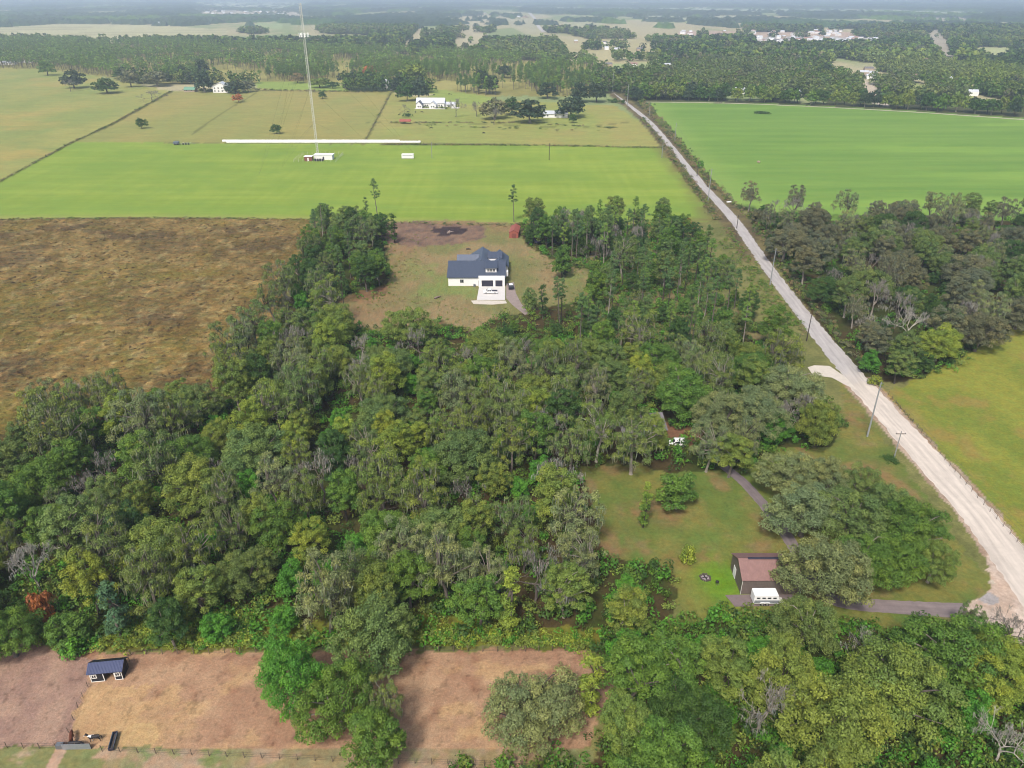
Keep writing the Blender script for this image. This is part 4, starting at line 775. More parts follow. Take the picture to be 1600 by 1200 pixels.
# ---------------------------------------------------------------- stuff: undergrowth, weeds, far woods (merged, nobody could count them)
def arrays(me):
    V = np.empty(len(me.vertices) * 3, np.float32); me.vertices.foreach_get('co', V); F = np.empty(len(me.loops), np.int32); me.loops.foreach_get('vertex_index', F)
    T = np.zeros(len(me.vertices) * 3, np.float32)
    if 'tint' in me.attributes: me.attributes['tint'].data.foreach_get('vector', T)
    st = np.empty(len(me.polygons), np.int32); me.polygons.foreach_get('loop_total', st)
    return V.reshape(-1, 3), F, T.reshape(-1, 3), st
def merged(name, items, m2=LEAF, kind='stuff', label=None):
    """items: (mesh arrays, x, y, z, scale xy, scale z, rot, colour, material index)"""
    Vs = []; Fs = []; Ts = []; Cs = []; Ms = []; n = 0
    for A, x, y, z, sx, sz, rz, c, mi in items:
        V, F, T = A; ca, sa = math.cos(rz), math.sin(rz)
        W = np.empty_like(V); W[:, 0] = (V[:, 0] * ca - V[:, 1] * sa) * sx + x; W[:, 1] = (V[:, 0] * sa + V[:, 1] * ca) * sx + y; W[:, 2] = V[:, 2] * sz + z
        Vs.append(W); Fs.append(F + n); n += len(V); Ts.append(T); Cs.append(np.tile(np.asarray(c, np.float32)[:3], (len(V), 1))); Ms.append(np.full(len(F), mi))
    me = np_mesh(name, np.concatenate(Vs), np.concatenate(Fs), [m2, LEAF], col=np.concatenate(Cs), tint=np.concatenate(Ts), midx=np.concatenate(Ms))
    o = put(name, me); tag(o, kind=kind); 
    if label: o['label'] = label
    return o
def quads_of(me):
    V, F, T, st = arrays(me); return V, F.reshape(-1, 4), T
rg = np.random.default_rng(77)
def bushlet(seed, n=110, size=.18, rad=1.3, h=1.5):
    g = np.random.default_rng(seed); cl = np.array([[g.normal() * rad * .45, g.normal() * rad * .45, h * g.uniform(.2, .7), rad * g.uniform(.4, .7)] for _ in range(4)])
    V, F, T = clump_leaves(cl, n / 4 / (rad * .55) ** 2, size, .6, g); return V.astype(np.float32), F, T.astype(np.float32)
BUSH = [bushlet(s) for s in range(6)]
items = []
ug = [(TONES['bright green'], 3), (TONES['mid green'], 3), (TONES['deep green'], 2), (TONES['olive green'], 2)]
ugc = [c for c, k in ug for _ in range(k)]
for P, n in ((P_['wood'], 5200), (P_['wood2'], 1500), (P_['wood3'], 1300)):
    for _ in range(n):
        x, y = rnd_in(P, rw_); px, py = proj(x, y, 1)
        if not (-60 < px < 1660 and -20 < py < 1260) or not clear(x, y, 1): continue
        if y > 230 and x < 30 and rw_.random() < .6: continue
        hh = rw_.uniform(.8, 2.2); items.append((BUSH[rw_.randrange(6)], x, y, 0, rw_.uniform(.9, 1.7), hh, rw_.uniform(0, 6), ugc[rw_.randrange(len(ugc))] * rw_.uniform(.8, 1.1), 0))
for a, b, c, d, n in ((200, 400, 955, 1012, 260), (640, 800, 985, 1008, 90), (800, 930, 1000, 1010, 50), (60, 200, 990, 1012, 60), (400, 640, 1000, 1012, 40)):
    for _ in range(n):
        x, y = G(rw_.uniform(a, b), rw_.uniform(c, d)); items.append((BUSH[rw_.randrange(6)], x, y, 0, rw_.uniform(.6, 1.2), rw_.uniform(.5, 1.3), rw_.uniform(0, 6), TONES[rw_.choice(['yellow green', 'yellow green', 'bright green', 'olive green'])], 0))
merged('undergrowth', items)
items = []
def along(pts, n, w, tones, hs=(.4, 1.1), ss=(.5, 1.1), grow=True):
    g = GP(pts); L = [math.dist(a, b) for a, b in zip(g[:-1], g[1:])]; tot = sum(L)
    for _ in range(n):
        s = rw_.uniform(0, tot); i = 0
        while s > L[i] and i < len(L) - 1: s -= L[i]; i += 1
        t = s / L[i]; x = g[i][0] * (1 - t) + g[i + 1][0] * t + rw_.gauss(0, w); y = g[i][1] * (1 - t) + g[i + 1][1] * t + rw_.gauss(0, w)
        if segdist(np.array([x]), np.array([y]), ROADP)[0] < (3.5 if y > 200 else 4.6): continue
        k = 1.0 if not grow else min(2.2, max(1, y / 350)); items.append((BUSH[rw_.randrange(6)], x, y, 0, rw_.uniform(*ss) * k, rw_.uniform(*hs) * k, rw_.uniform(0, 6), TONES[rw_.choice(tones)], 0))
DW = ['dusky brown green', 'deep green', 'faded brown', 'olive green']
along([(268, 143), (175, 195), (115, 222), (0, 284)], 330, .5, DW, (.25, .6), (.3, .6)); along([(600, 226), (860, 228), (1040, 232)], 260, .7, DW, (.25, .6), (.3, .7)); along([(610, 147), (570, 222)], 60, .4, DW, (.15, .4), (.25, .5))
along([(1042, 233), (1070, 272), (1100, 315), (1122, 345)], 330, 1.0, DW + ['faded brown'], (.4, 1.2)); along([(1003, 160), (1030, 190), (1066, 232), (1105, 280), (1145, 318), (1180, 345)], 420, 1.6, DW + ['faded brown'], (.4, 1.3)); along([(1005, 186), (1040, 230)], 70, .8, DW, (.4, 1))
along([(1180, 345), (1225, 425), (1300, 520), (1345, 580)], 260, 1.5, DW + ['mid green'], (.6, 1.6)); along([(1130, 350), (1200, 450), (1250, 520)], 120, 2.0, ['mid green', 'olive green', 'sage green', 'faded brown'], (.3, .8))
along([(1392, 622), (1449, 688), (1509, 760), (1597, 862)], 420, .35, ['faded brown', 'olive green', 'dusky brown green'], (.1, .25), (.12, .3)); along([(1375, 715), (1400, 722)], 10, .8, ['deep green'], (.3, .6))
along([(480, 344), (600, 348), (790, 352), (1000, 352), (1060, 352)], 160, 1.0, DW, (.2, .6)); along([(0, 343), (240, 341), (470, 343)], 150, 1.0, DW, (.2, .5)); along([(650, 195), (760, 200), (960, 205)], 30, 3, DW, (.2, .6)); along([(610, 192), (690, 192), (800, 192), (960, 200)], 90, .6, DW, (.2, .5))
along([(560, 144), (400, 141), (290, 142)], 120, 1.0, DW, (.3, .8)); along([(1000, 350), (1040, 395), (1000, 440)], 90, 3.5, ['sage green', 'mid green', 'faded brown'], (.3, .8)); along([(1135, 375), (1190, 450), (1230, 520)], 160, 3.5, ['sage green', 'mid green', 'olive green'], (.4, 1.1))
along([(645, 167), (700, 170), (712, 164)], 14, 1.5, ['deep green'], (.4, .9)); along([(632, 183), (640, 183)], 7, 1.0, ['deep green'], (.9, 1.4)); along([(548, 144), (612, 144)], 46, 1.2, ['blackish green'], (1.2, 2.0))
along([(955, 160), (985, 163)], 30, 1.5, ['deep green'], (.8, 1.4)); along([(300, 141), (395, 146)], 40, 2.0, DW, (.6, 1.2)); along([(1180, 177), (1200, 178)], 22, 2.0, ['deep green'], (.4, .8), (.8, 1.2))
along([(500, 480), (600, 462), (612, 430), (606, 390), (592, 350)], 90, 2.5, ['olive green', 'faded brown', 'mid green'], (.2, .8), (.3, .8)); along([(1040, 420), (930, 480), (900, 500), (760, 540), (700, 545), (600, 525), (510, 508)], 300, 3.5, ['olive green', 'faded brown', 'mid green', 'sage green'], (.2, .9), (.3, .9))
along([(560, 480), (640, 470), (700, 480), (740, 520)], 120, 4, ['faded brown', 'olive green'], (.12, .4), (.2, .5)); along([(830, 360), (880, 430), (900, 480)], 160, 5, ['faded brown', 'olive green', 'sage green'], (.15, .5), (.25, .6)); along([(640, 360), (640, 440)], 120, 6, ['faded brown', 'olive green'], (.1, .3), (.2, .5))
merged('weeds', items)
items = []; BT = [S(164, 142, 88), S(134, 112, 66), S(110, 88, 60), S(96, 76, 58), S(134, 120, 60), S(172, 146, 98)]
for _ in range(9000):
    x, y = rnd_in(P_['brown'], rw_); px, py = proj(x, y, 0)
    if px < -60: continue
    n_ = float(fbm(np.array([x / 24]), np.array([y / 13]), 72, 4)[0]); c = BT[rw_.choice([2, 3, 3, 1] if n_ > .56 else [0, 0, 1, 1, 4, 5, 2])]
    items.append((BUSH[rw_.randrange(6)], x, y, 0, rw_.uniform(.35, .95), rw_.uniform(.2, .55), rw_.uniform(0, 6), c, 0))
merged('dead_weeds', items)
items = []
FP = [quads_of(v['crown']) for v in VAR['far_pine']]
tk = MB(); tk.tube([(0, 0, 0), (.1, 0, 9), (0, 0, 18)], [.3, .25, .12], 4, False)
TKq = (np.array([tuple(v) for v in tk.v], np.float32), np.array(tk.f), np.full((len(tk.v), 3), .5, np.float32))
PPU = []
for s_ in range(4):
    g_n = np.random.default_rng(900 + s_); c_n = np.array([[g_n.normal() * 1.2, g_n.normal() * 1.2, g_n.uniform(10, 18), g_n.uniform(1.2, 2.0)] for _ in range(8)]); V_, F_, T_ = clump_leaves(c_n, 3.2, .85, .7, g_n, .4, -.4, .5, .8); PPU.append((V_.astype(np.float32), F_, T_.astype(np.float32)))
for k_, (x, y) in enumerate(rest):
    FP_ = FP if k_ < 500 else PPU
    s = rb.uniform(.75, 1.05); c = TONES[rb.choice(['pine green', 'mid green', 'sage green', 'fresh pine green'])]
    items.append((FP_[rb.randrange(len(FP_))], x, y, 0, s, s, rb.uniform(0, 6), c, 0)); items.append((TKq, x, y, 0, s, s, 0, S(125, 112, 100), 0))
merged('pine_woods', items, NEEDLE)
def puff(seed, n, size, Rr=5, h=12):
    g = np.random.default_rng(seed); cl = dome(9, Rr * .7, 1.0, h * .88, (Rr * .32, Rr * .5), g, .7, .2)
    V, F, T = clump_leaves(cl, n / 9 / (Rr * .4) ** 2, size, .7, g, .4, -.3, .7, .85); return V.astype(np.float32), F, T.astype(np.float32)
PU1 = [puff(s + 40, 120, .95) for s in range(5)]; PU2 = [puff(s + 60, 34, 1.7) for s in range(5)]
far_t = ['deep green', 'blackish green', 'mid green', 'olive green', 'dusky brown green', 'sage green', 'mid green']
def scatter(y0, y1, cell, PU, sc_, name):
    items = []; ys = np.arange(y0, y1, cell); 
    for yy in ys:
        W = yy * .74 + 40; xs = np.arange(-W, W, cell); X = xs + rg.uniform(-.48, .48, len(xs)) * cell; Y = yy + rg.uniform(-.48, .48, len(xs)) * cell
        ok = wooded(X, Y) & (segdist(X, Y, ROADP) > 9) & (fbm(X / 14, Y / 14, 500, 2) > .12)
        zone = fbm(X / 150, Y / 300, 510)
        for x, y, zn in zip(X[ok], Y[ok], zone[ok]):
            s = rg.uniform(.75, 1.2) * sc_; c = TONES[far_t[int(rg.integers(4)) if zn < .5 else 2 + int(rg.integers(5))]] * rg.uniform(.62, .85)
            if x > 520 and 950 < y < 1400 and zn > .45: c = TONES['olive green'] * .95
            if zn > .62: c = c * .6 + TONES['grey green'] * .3
            items.append((PU[int(rg.integers(5))], x, y, 0, s, s * rg.uniform(.85, 1.15), rg.uniform(0, 6), c, 0))
    merged(name, items); print(name, len(items))
edge = [];
for _ in range(1500):                             # individual trees along the front of the far right-hand wood
    if len(edge) >= 60: break
    px = rw_.uniform(985, 1600); b = np.interp(px, [985, 1010, 1200, 1400, 1600], [160, 156, 160, 170, 183]); x, y = G(px, b - rw_.uniform(0, 3))
    if all(math.dist((x, y), e) > 9 for e in edge) and segdist(np.array([x]), np.array([y]), ROADP)[0] > 11: edge.append((x, y))
for x, y in edge: tree('far_oak', rw_.choice(['deep green', 'mid green', 'olive green', 'blackish green']), x, y, rw_.uniform(13, 19), rw_.uniform(5, 7.5))
scatter(846, 1260, 8.2, PU1, 1.2, 'woods'); scatter(1260, 2700, 10.0, PU2, 1.3, 'woods')
# beyond that the canopy reads as one rough sheet of tree tops
ry = [2700.0]
while ry[-1] < 15000: ry.append(ry[-1] * 1.011)
ry = np.array(ry); nc = 520; sx_ = np.linspace(-.76, .76, nc); X = sx_[None] * ry[:, None] + rg.uniform(-3, 3, (len(ry), nc)); Y = np.repeat(ry[:, None], nc, 1) + rg.uniform(-9, 9, (len(ry), nc))
ww = wooded(X.ravel(), Y.ravel()).reshape(X.shape); Z = np.where(ww, 9 + 9 * rg.uniform(0, 1, X.shape) ** 1.5, 0.0); a = (np.arange(len(ry) - 1)[:, None] * nc + np.arange(nc - 1)[None]).ravel()
F = np.stack([a, a + 1, a + nc + 1, a + nc], 1); keep = ww.ravel()[F].sum(1) >= 1; tt = np.array([TONES['deep green'], TONES['blackish green'], TONES['mid green'] * .8]); ci = (fbm(X.ravel() / 300, Y.ravel() / 900, 600) * 3.4 - .2).clip(0, 2).astype(int)
tag(put('woods', np_mesh('woods', np.stack([X.ravel(), Y.ravel(), Z.ravel() + .05], 1), F[keep], [LEAF], col=tt[ci], tint=rg.uniform(0, 1, (X.size, 3)))), kind='stuff')

# ---------------------------------------------------------------- buildings
M = {}
M['white'] = mat('white_board', S(244, 242, 240, .78), .7, 0, .04, .8, 0); M['slate'] = ribbed('slate_metal_roof', S(92, 102, 122), 0, .5, .04, .5, .2, .08)
M['slate2'] = ribbed('slate_metal_roof_turned', S(104, 116, 136), 1, .5, .04, .5, .2, .08); M['darkglass'] = mat('dark_window', (.02, .022, .028), .15, 0, .2, 1, spec=.6)
M['door'] = mat('charcoal_door', S(62, 60, 76), .5, 0, .1, 1); M['trim'] = mat('white_trim', S(238, 236, 230, .78), .6, 0, .04, 2)
M['black'] = mat('black_board', S(44, 48, 58), .6, 0, .15, 1.5); M['navy'] = ribbed('navy_metal_roof', S(56, 66, 102), 0, .23, .03, .4, .3, .08)
M['brownwall'] = ribbed('brown_metal_wall', S(132, 120, 114), 0, .3, .03, .6, .1, .12); M['brownwallx'] = ribbed('brown_metal_end', S(124, 112, 108), 1, .3, .03, .6, .1, .12)
M['brownroof'] = ribbed('red_brown_roof', S(160, 124, 118), 0, .3, .03, .6, .1, .14); M['red'] = mat('faded_red_metal', S(176, 100, 84), .6, 0, .15, 1.2); M['grey'] = mat('grey_steel', S(140, 146, 152), .45, .4, .12, 1)
M['galv'] = mat('galvanised', (.58, .57, .54), .6, 0, .06, 2); M['wood'] = mat('weathered_wood', S(128, 112, 98), .85, 0, .25, 3); M['tyre'] = mat('tyre', (.02, .02, .02), .8); M['rim'] = mat('rim', (.45, .45, .47), .3, .7)
M['concrete'] = mat('concrete_pole', S(168, 172, 172), .8, 0, .12, 2); M['darkwood'] = mat('creosote_pole', S(86, 76, 70), .9, 0, .25, 2); M['wire'] = mat('dull_wire', S(96, 96, 92), .6, .3)
M['paleroof'] = ribbed('pale_metal_roof', S(214, 218, 224, .78), 0, .6, .03, .5, .2, .05); M['greyroof'] = mat('grey_shingle', S(132, 128, 132), .9, 0, .15, 1.5); M['pinkroof'] = mat('pinkish_roof', S(176, 140, 134), .9, 0, .12, .6)
M['brick'] = mat('brick_wall', S(150, 96, 82), .9, 0, .2, 1.5); M['plastic'] = mat('white_bale_wrap', (.85, .85, .86), .35, 0, .06, .5, .1); M['tan'] = mat('tan_wall', S(196, 176, 152), .9, 0, .1, .6)

def gable(parent, x0, x1, y0, y1, z0, zw, zr, wall, roof, axis='x', ov=.45, th=.16, names=('wall', 'roof')):
    """walls with gables and a two-sided roof; axis is the ridge's direction"""
    b = MB()
    if axis == 'x': b.prism([(y0, z0), (y1, z0), (y1, zw), ((y0 + y1) / 2, zr), (y0, zw)], x0, x1, 'x')
    else: b.prism([(x0, z0), (x1, z0), (x1, zw), ((x0 + x1) / 2, zr), (x0, zw)], y0, y1, 'y')
    w_ = b.build(names[0], wall, parent)
    a0, a1, c0, c1 = (y0, y1, x0, x1) if axis == 'x' else (x0, x1, y0, y1); mid = (a0 + a1) / 2; k = (zr - zw) / (mid - a0); e = .03
    r = MB(); r.prism([(a0 - ov, zw - ov * k + e), (mid, zr + e), (a1 + ov, zw - ov * k + e), (a1 + ov, zw - ov * k + e + th), (mid, zr + e + th), (a0 - ov, zw - ov * k + e + th)], c0 - ov, c1 + ov, axis)
    r_ = r.build(names[1], roof, parent); return w_, r_
def panel(parent, name, m, x0, x1, y0, y1, z0, z1): return MB().box(x0, x1, y0, y1, z0, z1).build(name, m, parent)
def window(parent, x0, x1, y, z0, z1, face=-1, trim=None, glass=None):
    f = MB(); t = .12; d0, d1 = (y - .08, y - .004) if face < 0 else (y + .004, y + .08)
    f.box(x0 - t, x1 + t, d0, d1, z0 - t, z0); f.box(x0 - t, x1 + t, d0, d1, z1, z1 + t); f.box(x0 - t, x0, d0, d1, z0, z1); f.box(x1, x1 + t, d0, d1, z0, z1); f.box((x0 + x1) / 2 - .03, (x0 + x1) / 2 + .03, d0, d1, z0, z1)
    o = f.build('window', trim or M['trim'], parent); MB().box(x0, x1, *((y - .035, y - .003) if face < 0 else (y + .003, y + .035)), z0, z1).build('pane', glass or M['darkglass'], o); return o

# the white farmhouse-style home in the clearing
H = root('house', 'white house with slate grey metal roofs and attached garage in the clearing', 'house', (0, 0, 0))
gable(H, -24.6, -2.9, 272.2, 290.5, 0, 3.6, 7.0, M['white'], M['slate'], 'x', .5)
pw = MB().prism([(-12.9, 0), (-2.8, 0), (-2.8, 4.15), (-12.9, 4.15)], 271.5, 272.15, 'y').build('garage_front', M['white'], H)
for a, b in ((-11.7, -7.3), (-6.4, -3.7)): MB().box(a, b, 271.36, 271.49, .05, 2.5).build('garage_door', M['door'], H)
gable(H, -17.5, -6.8, 283, 299.5, 0, 3.5, 6.9, M['white'], M['slate2'], 'y', .5); gable(H, -21.8, -13.5, 285.5, 292.0, 0, 3.4, 7.1, M['white'], M['slate'], 'x', .4)
gable(H, -8.5, -1.8, 285, 298, 0, 3.6, 6.2, M['white'], M['slate2'], 'y', .5); gable(H, -9.6, -4.2, 288.5, 295.5, 4.6, 5.9, 7.3, M['white'], M['slate'], 'x', .3, .14, ('dormer_wall', 'dormer_roof'))
dz = MB().prism([(-10.2, 4.4), (-6.0, 4.4), (-6.0, 6.5), (-10.2, 6.5)], 274.6, 279.5, 'y').build('dormer', M['white'], H)
rf = MB().prism([(274.0, 6.45), (281, 7.2), (281, 7.36), (274.0, 6.61)], -10.6, -5.6, 'x').build('dormer_roof', M['slate'], H)
for i in range(3): window(H, -9.5 + i * 1.05, -8.7 + i * 1.05, 274.6, 5.0, 6.0)
window(H, -20.0, -18.7, 272.2, 1.3, 2.6); MB().box(-13.0, -12.2, 271.9, 272.18, .05, 2.2).build('door', M['door'], H)
MB().box(-14.9, -14.1, 271.2, 272.0, 0, .9).build('air_conditioner', M['grey'], H, bevel=.05); MB().box(-2.8, -1.5, 276.5, 279, 2.4, 4.2).build('chimney', M['white'], H)
MB().tube([(-15, 279, 5.8), (-15, 279, 6.6)], .07).build('vent_pipe', M['grey'], H)
# the brown barn
B = root('barn', 'brown metal barn with red brown roof beside the white trailer', 'barn', (0, 0, 0))
gable(B, 43, 54.2, 105.4, 112.6, 0, 3.5, 5.4, M['brownwall'], M['brownroof'], 'x', .25, .12)
MB().box(42.93, 42.99, 109.4, 110.8, .05, 2.4).build('door', M['white'], B); MB().prism([(108.7, 5.58), (109.0, 5.68), (109.3, 5.58)], 44.6, 50.8, 'x').build('ridge_vent', M['door'], B)
MB().box(42.94, 43.0, 105.3, 105.42, 0, 3.4).box(54.18, 54.24, 105.3, 105.42, 0, 3.4).build('corner_trim', M['trim'], B)
# the black horse shed in the paddock
ang = math.atan2(85.7 - 85.1, 4.7); Sd = root('shed', 'black wooden horse shed with navy metal roof and open doorway', 'shed', (-69.0, 85.15, 0), ang)
Lx = 5.0; Ly = 2.55
b = MB(); b.box(0, 2.15, 0, .08, 0, 2.0); b.box(3.75, Lx, 0, .08, 0, 2.0); b.box(2.15, 3.75, 0, .08, 1.8, 2.0); b.box(0, Lx, Ly - .08, Ly, 0, 2.0)
for xx in (0, Lx - .08): b.prism([(.085, 0), (Ly - .085, 0), (Ly - .085, 2.03), (Ly * .52, 2.9), (.085, 2.03)], xx, xx + .08, 'x')
b.build('wall', M['black'], Sd)
MB().prism([(-.3, 1.98), (Ly * .52, 2.95), (Ly * .52, 3.03), (-.3, 2.06)], -.3, Lx + .3, 'x').build('roof', M['navy'], Sd)
MB().prism([(Ly * .52 + .002, 3.03), (Ly + .3, 2.0), (Ly + .3, 1.92), (Ly * .52 + .002, 2.95)], -.3, Lx + .3, 'x').build('roof', ribbed('navy_rear_shaded', S(30, 36, 74), 0, .23, .03, .4, .3), Sd)  # same navy roof, darker on the rear slope: its shade is put into the colour
t = MB(); t.box(2.03, 2.15, -.05, -.003, 0, 1.8); t.box(3.75, 3.87, -.05, -.003, 0, 1.8); t.box(2.03, 3.87, -.05, -.003, 1.803, 1.9); t.box(0, .12, -.05, -.003, 0, 1.95); t.box(Lx - .12, Lx, -.05, -.003, 0, 1.95); t.box(.15, 2.0, -.05, -.003, 0, .1); t.box(3.9, Lx - .15, -.05, -.003, 0, .1)
t.build('trim', M['trim'], Sd)
for a in (.35, 3.98): window(Sd, a, a + .6, 0, .95, 1.55)
# the small red shed, the hidden grey-roofed house, more distant homes
rs = root('shed', 'small faded red metal shed on the bare ground under pines', 'shed', (-1.3, 335.9, 0), -.09)
gable(rs, 0, 4.2, 0, 11, 0, 2.6, 3.7, M['red'], M['red'], 'y', .2, .1); MB().box(1.2, 3.3, -.06, -.004, 0, 2.2).build('door', mat('dull_red_door', S(140, 80, 70)), rs)
g_ = root('house', 'grey roofed house nearly hidden under moss hung trees', 'house', (G(975, 676, 3)[0], G(975, 676, 3)[1], 0), .2)
gable(g_, 0, 11, 0, 8, 0, 2.8, 5.2, M['tan'], M['greyroof'], 'x', .5); window(g_, 1.5, 2.8, 0, 1, 2.1); window(g_, 7.5, 8.8, 0, 1, 2.1)
def far_house(px, py, w, d, h, hr, wall, roof, label, axis='x', rz=0, wins=4, floors=1, name='house'):
    x, y = G(px, py); r = root(name, label, 'house' if name == 'house' else name, (x, y, 0), rz)
    gable(r, -w / 2, w / 2, 0, d, 0, h, h + hr, wall, roof, axis, .6, .25)
    for f in range(floors):
        for i in range(wins): a = -w / 2 + (i + .5) * w / wins - .7; window(r, a, a + 1.4, 0, 1.2 + f * 3.1, 2.7 + f * 3.1)
    return r
fh = far_house(345, 145, 17, 12, 7, 4, M['white'], M['paleroof'], 'white two storey farmhouse between dark oaks in the far meadow', 'y', 0, 4, 2)
far_house(296, 144, 12, 10, 2.6, 2.4, M['tan'], mat('green_roof', S(130, 176, 150)), 'small shed with pale green roof left of the white farmhouse', 'x', 0, 2, 1, 'shed')
far_house(607, 141, 11, 18, 6, 5, M['white'], M['paleroof'], 'white gabled cottage behind dark bushes at the meadow end', 'y', .35, 3, 2)
bh = root('house', 'large white house with grey roofs and pale terrace behind the mast', 'house', (*G(671, 169), 0), -.05, None, .82)
gable(bh, -17, 17, 8, 20, 0, 5, 10, M['white'], M['paleroof'], 'x', .6, .3); gable(bh, -16, -9, -2, 10, 0, 4.4, 7.8, M['white'], M['slate'], 'y', .6, .3); gable(bh, 0, 8, -1, 10, 0, 4.2, 7.4, M['white'], M['paleroof'], 'y', .6, .3, ('wing_wall', 'wing_roof')); gable(bh, 17, 30, 12, 20, 0, 3, 5.2, M['white'], M['paleroof'], 'x', .6, .3)
for a in (-14, -11.6, 2, 4.6): window(bh, a, a + 1.5, -2 if a < 0 else -1, 1, 2.8)
for a in (-7, -4.5, 10, 13): window(bh, a, a + 1.6, 8, 1, 3)
MB().box(-17, 20, -8, -2.1, 0, .15).build('terrace', white_conc, bh); MB().box(26, 36, -1, 9, 0, .12).build('drive', white_conc, bh)
lb = far_house(868, 184, 22, 9, 3.4, 2, M['white'], M['paleroof'], 'long low white barn between three dark oaks', 'x', 0, 3, 1, 'barn')
ph = far_house(36, 98, 30, 14, 4.5, 5, M['white'], M['pinkroof'], 'white house with a pinkish roof at the far left meadow edge', 'x', 0, 5); 
far_house(12, 101, 22, 9, 3, 2, M['white'], M['paleroof'], 'low white outbuilding left of the pink roofed house', 'x', 0, 3, 1, 'barn')
px_ = root('shed', 'small red roofed open shelter in the meadow', 'shed', (*G(633, 194), 0))
gable(px_, -4.5, 4.5, 0, 5, 1.9, 2.3, 3.8, M['tan'], M['red'], 'x', .4, .12); q = MB(); [q.box(a - .1, a + .1, c - .1, c + .1, 0, 1.9) for a in (-4.3, 4.3) for c in (.2, 4.8)]; q.build('post', M['wood'], px_)
# settlement buildings in the far woods, each its own
tw = 0
def where_far(px, py):
    v = 'in the far settlement' if 1050 < px < 1375 and py < 70 else 'in the hazy village at far left' if px < 500 else 'on the pale far fields' if px < 900 else 'beyond the pine belt'
    if px >= 900 and not (1050 < px < 1375 and py < 70): v = 'in the woods behind the right crop field' if px > 1050 else 'by the far fields near the road'
    return v
for i, (px, py) in enumerate(TOWN):
    x, y = G(px, py); k = max(1, y / 1600); w_ = rt.uniform(8, 15) * (1 if y < 3000 else 1.8); d_ = rt.uniform(8, 12); mt = rt.choice(['white', 'white', 'tan']); rm = rt.choice(['paleroof', 'paleroof', 'paleroof', 'greyroof', 'pinkroof'])
    b = MB(); b.prism([(0, 0), (d_, 0), (d_, 4.2), (d_ / 2, 6.5), (0, 4.2)], -w_ / 2, w_ / 2, 'x'); o = b.build('house', M[mt], None, False, (x, y, 0), rt.uniform(-.4, .4))
    o.data.materials.append(M[rm]); 
    for p in o.data.polygons:
        if p.normal.z > .3: p.material_index = 1
    tag(o, 'tiny pale building ' + where_far(px, py), 'house', 'tiny pale buildings ' + where_far(px, py))

# ---------------------------------------------------------------- mast, compound and field things
tx, ty = G(497, 243); Tm = root('radio_mast', 'tall guyed lattice radio mast with white antennas in the green field', 'mast', (tx, ty, 0))
TH = 95.0; fw = .8; legs = [(fw * math.cos(a), fw * math.sin(a)) for a in (R(90), R(210), R(330))]
for lx, ly in legs: MB().tube([(lx, ly, 0), (lx, ly, TH)], .1, 5).build('leg', M['galv'], Tm)
b = MB(); n = 61
for i in range(n):
    z0, z1 = TH * i / n, TH * (i + 1) / n
    for k in range(3): a, c = legs[k], legs[(k + 1) % 3]; b.tube([(*a, z0), (*c, z1)], .05, 3, False); b.tube([(*a, z1), (*c, z1)], .05, 3, False)
b.build('lattice', M['galv'], Tm)
for k in range(9):
    a = R(40 * k + 8); p = Vector((3.1 * math.cos(a), 3.1 * math.sin(a), 0)); an = MB(); an.box(-.28, .28, -.1, .1, -1.3, 1.3, Matrix.Translation(p + Vector((0, 0, 76.5))) @ Matrix.Rotation(a + R(90), 4, 'Z')); an.build('antenna', M['plastic'], Tm)
b = MB(); 
for k in range(3):
    a0, a1 = R(120 * k + 8), R(120 * k + 128); b.tube([(2.9 * math.cos(a0), 2.9 * math.sin(a0), 76), (2.9 * math.cos(a1), 2.9 * math.sin(a1), 76)], .08, 4); b.tube([(0, 0, 76), (2.9 * math.cos(a0), 2.9 * math.sin(a0), 76)], .08, 4)
b.build('antenna_frame', M['grey'], Tm)
b = MB()
for a in (R(250), R(10), R(130)):
    for z, rr in ((22, 42), (44, 42), (66, 66), (88, 66)): b.tube([(0, 0, z), (rr * math.cos(a), rr * math.sin(a), .2)], .028, 3, False)
b.build('guy_wire', M['wire'], Tm)
def fence(name, label, pts, cat, post_h=1.3, gap=2.6, wires=3, pr=.06, wm=None, rails=0, group=None, wr=.012):
    r = root(name, label, cat, (pts[0][0], pts[0][1], 0), group=group); P = [Vector((a - pts[0][0], b - pts[0][1], 0)) for a, b in pts]; posts = []; n = 0; tot = sum((q - p).length for p, q in zip(P[:-1], P[1:])); gap = max(gap, tot / 96)
    base = MB().tube([(0, 0, -.1), (0, 0, post_h)], pr, 5).build('post', wm or M['wood'], r); first = True
    for p, q in zip(P[:-1], P[1:]):
        k = max(1, round((q - p).length / gap))
        for i in range(k):
            v = p + (q - p) * i / k
            if first: o = base; first = False
            else: o = base.copy(); C.objects.link(o); o.parent = r
            o.location = v; o.rotation_euler = (rt.gauss(0, .03), rt.gauss(0, .03), 0)
    o = base.copy(); C.objects.link(o); o.parent = r; o.location = P[-1]
    b = MB()
    for j in range(wires): z = post_h * (j + .8) / (wires + .2); b.tube([tuple(v + Vector((pr, 0, z))) for v in P], wr if not rails else .05, 4, False)
    b.build('wire' if not rails else 'rail', M['wire'] if not rails else (wm or M['wood']), r); return r
fence('chain_fence', 'chain link fence round the equipment huts at the mast foot', [(tx - 11, ty - 23), (tx + 17, ty - 23), (tx + 17, ty + 3), (tx - 11, ty + 3), (tx - 11, ty - 23)], 'fence', 2.2, 3, 5, .06, M['galv'], wr=.02)
hx = tx + 2
e = root('equipment_hut', 'white flat roofed equipment hut at the foot of the mast', 'hut', (tx + 1, ty - 19, 0)); MB().box(0, 12.5, 3, 9, 0, 3.1).build('wall', M['white'], e); MB().box(-.3, 12.8, 2.7, 9.3, 3.103, 3.4).build('roof', M['plastic'], e); MB().box(6, 7, 2.92, 2.99, .1, 2.2).build('door', M['door'], e)
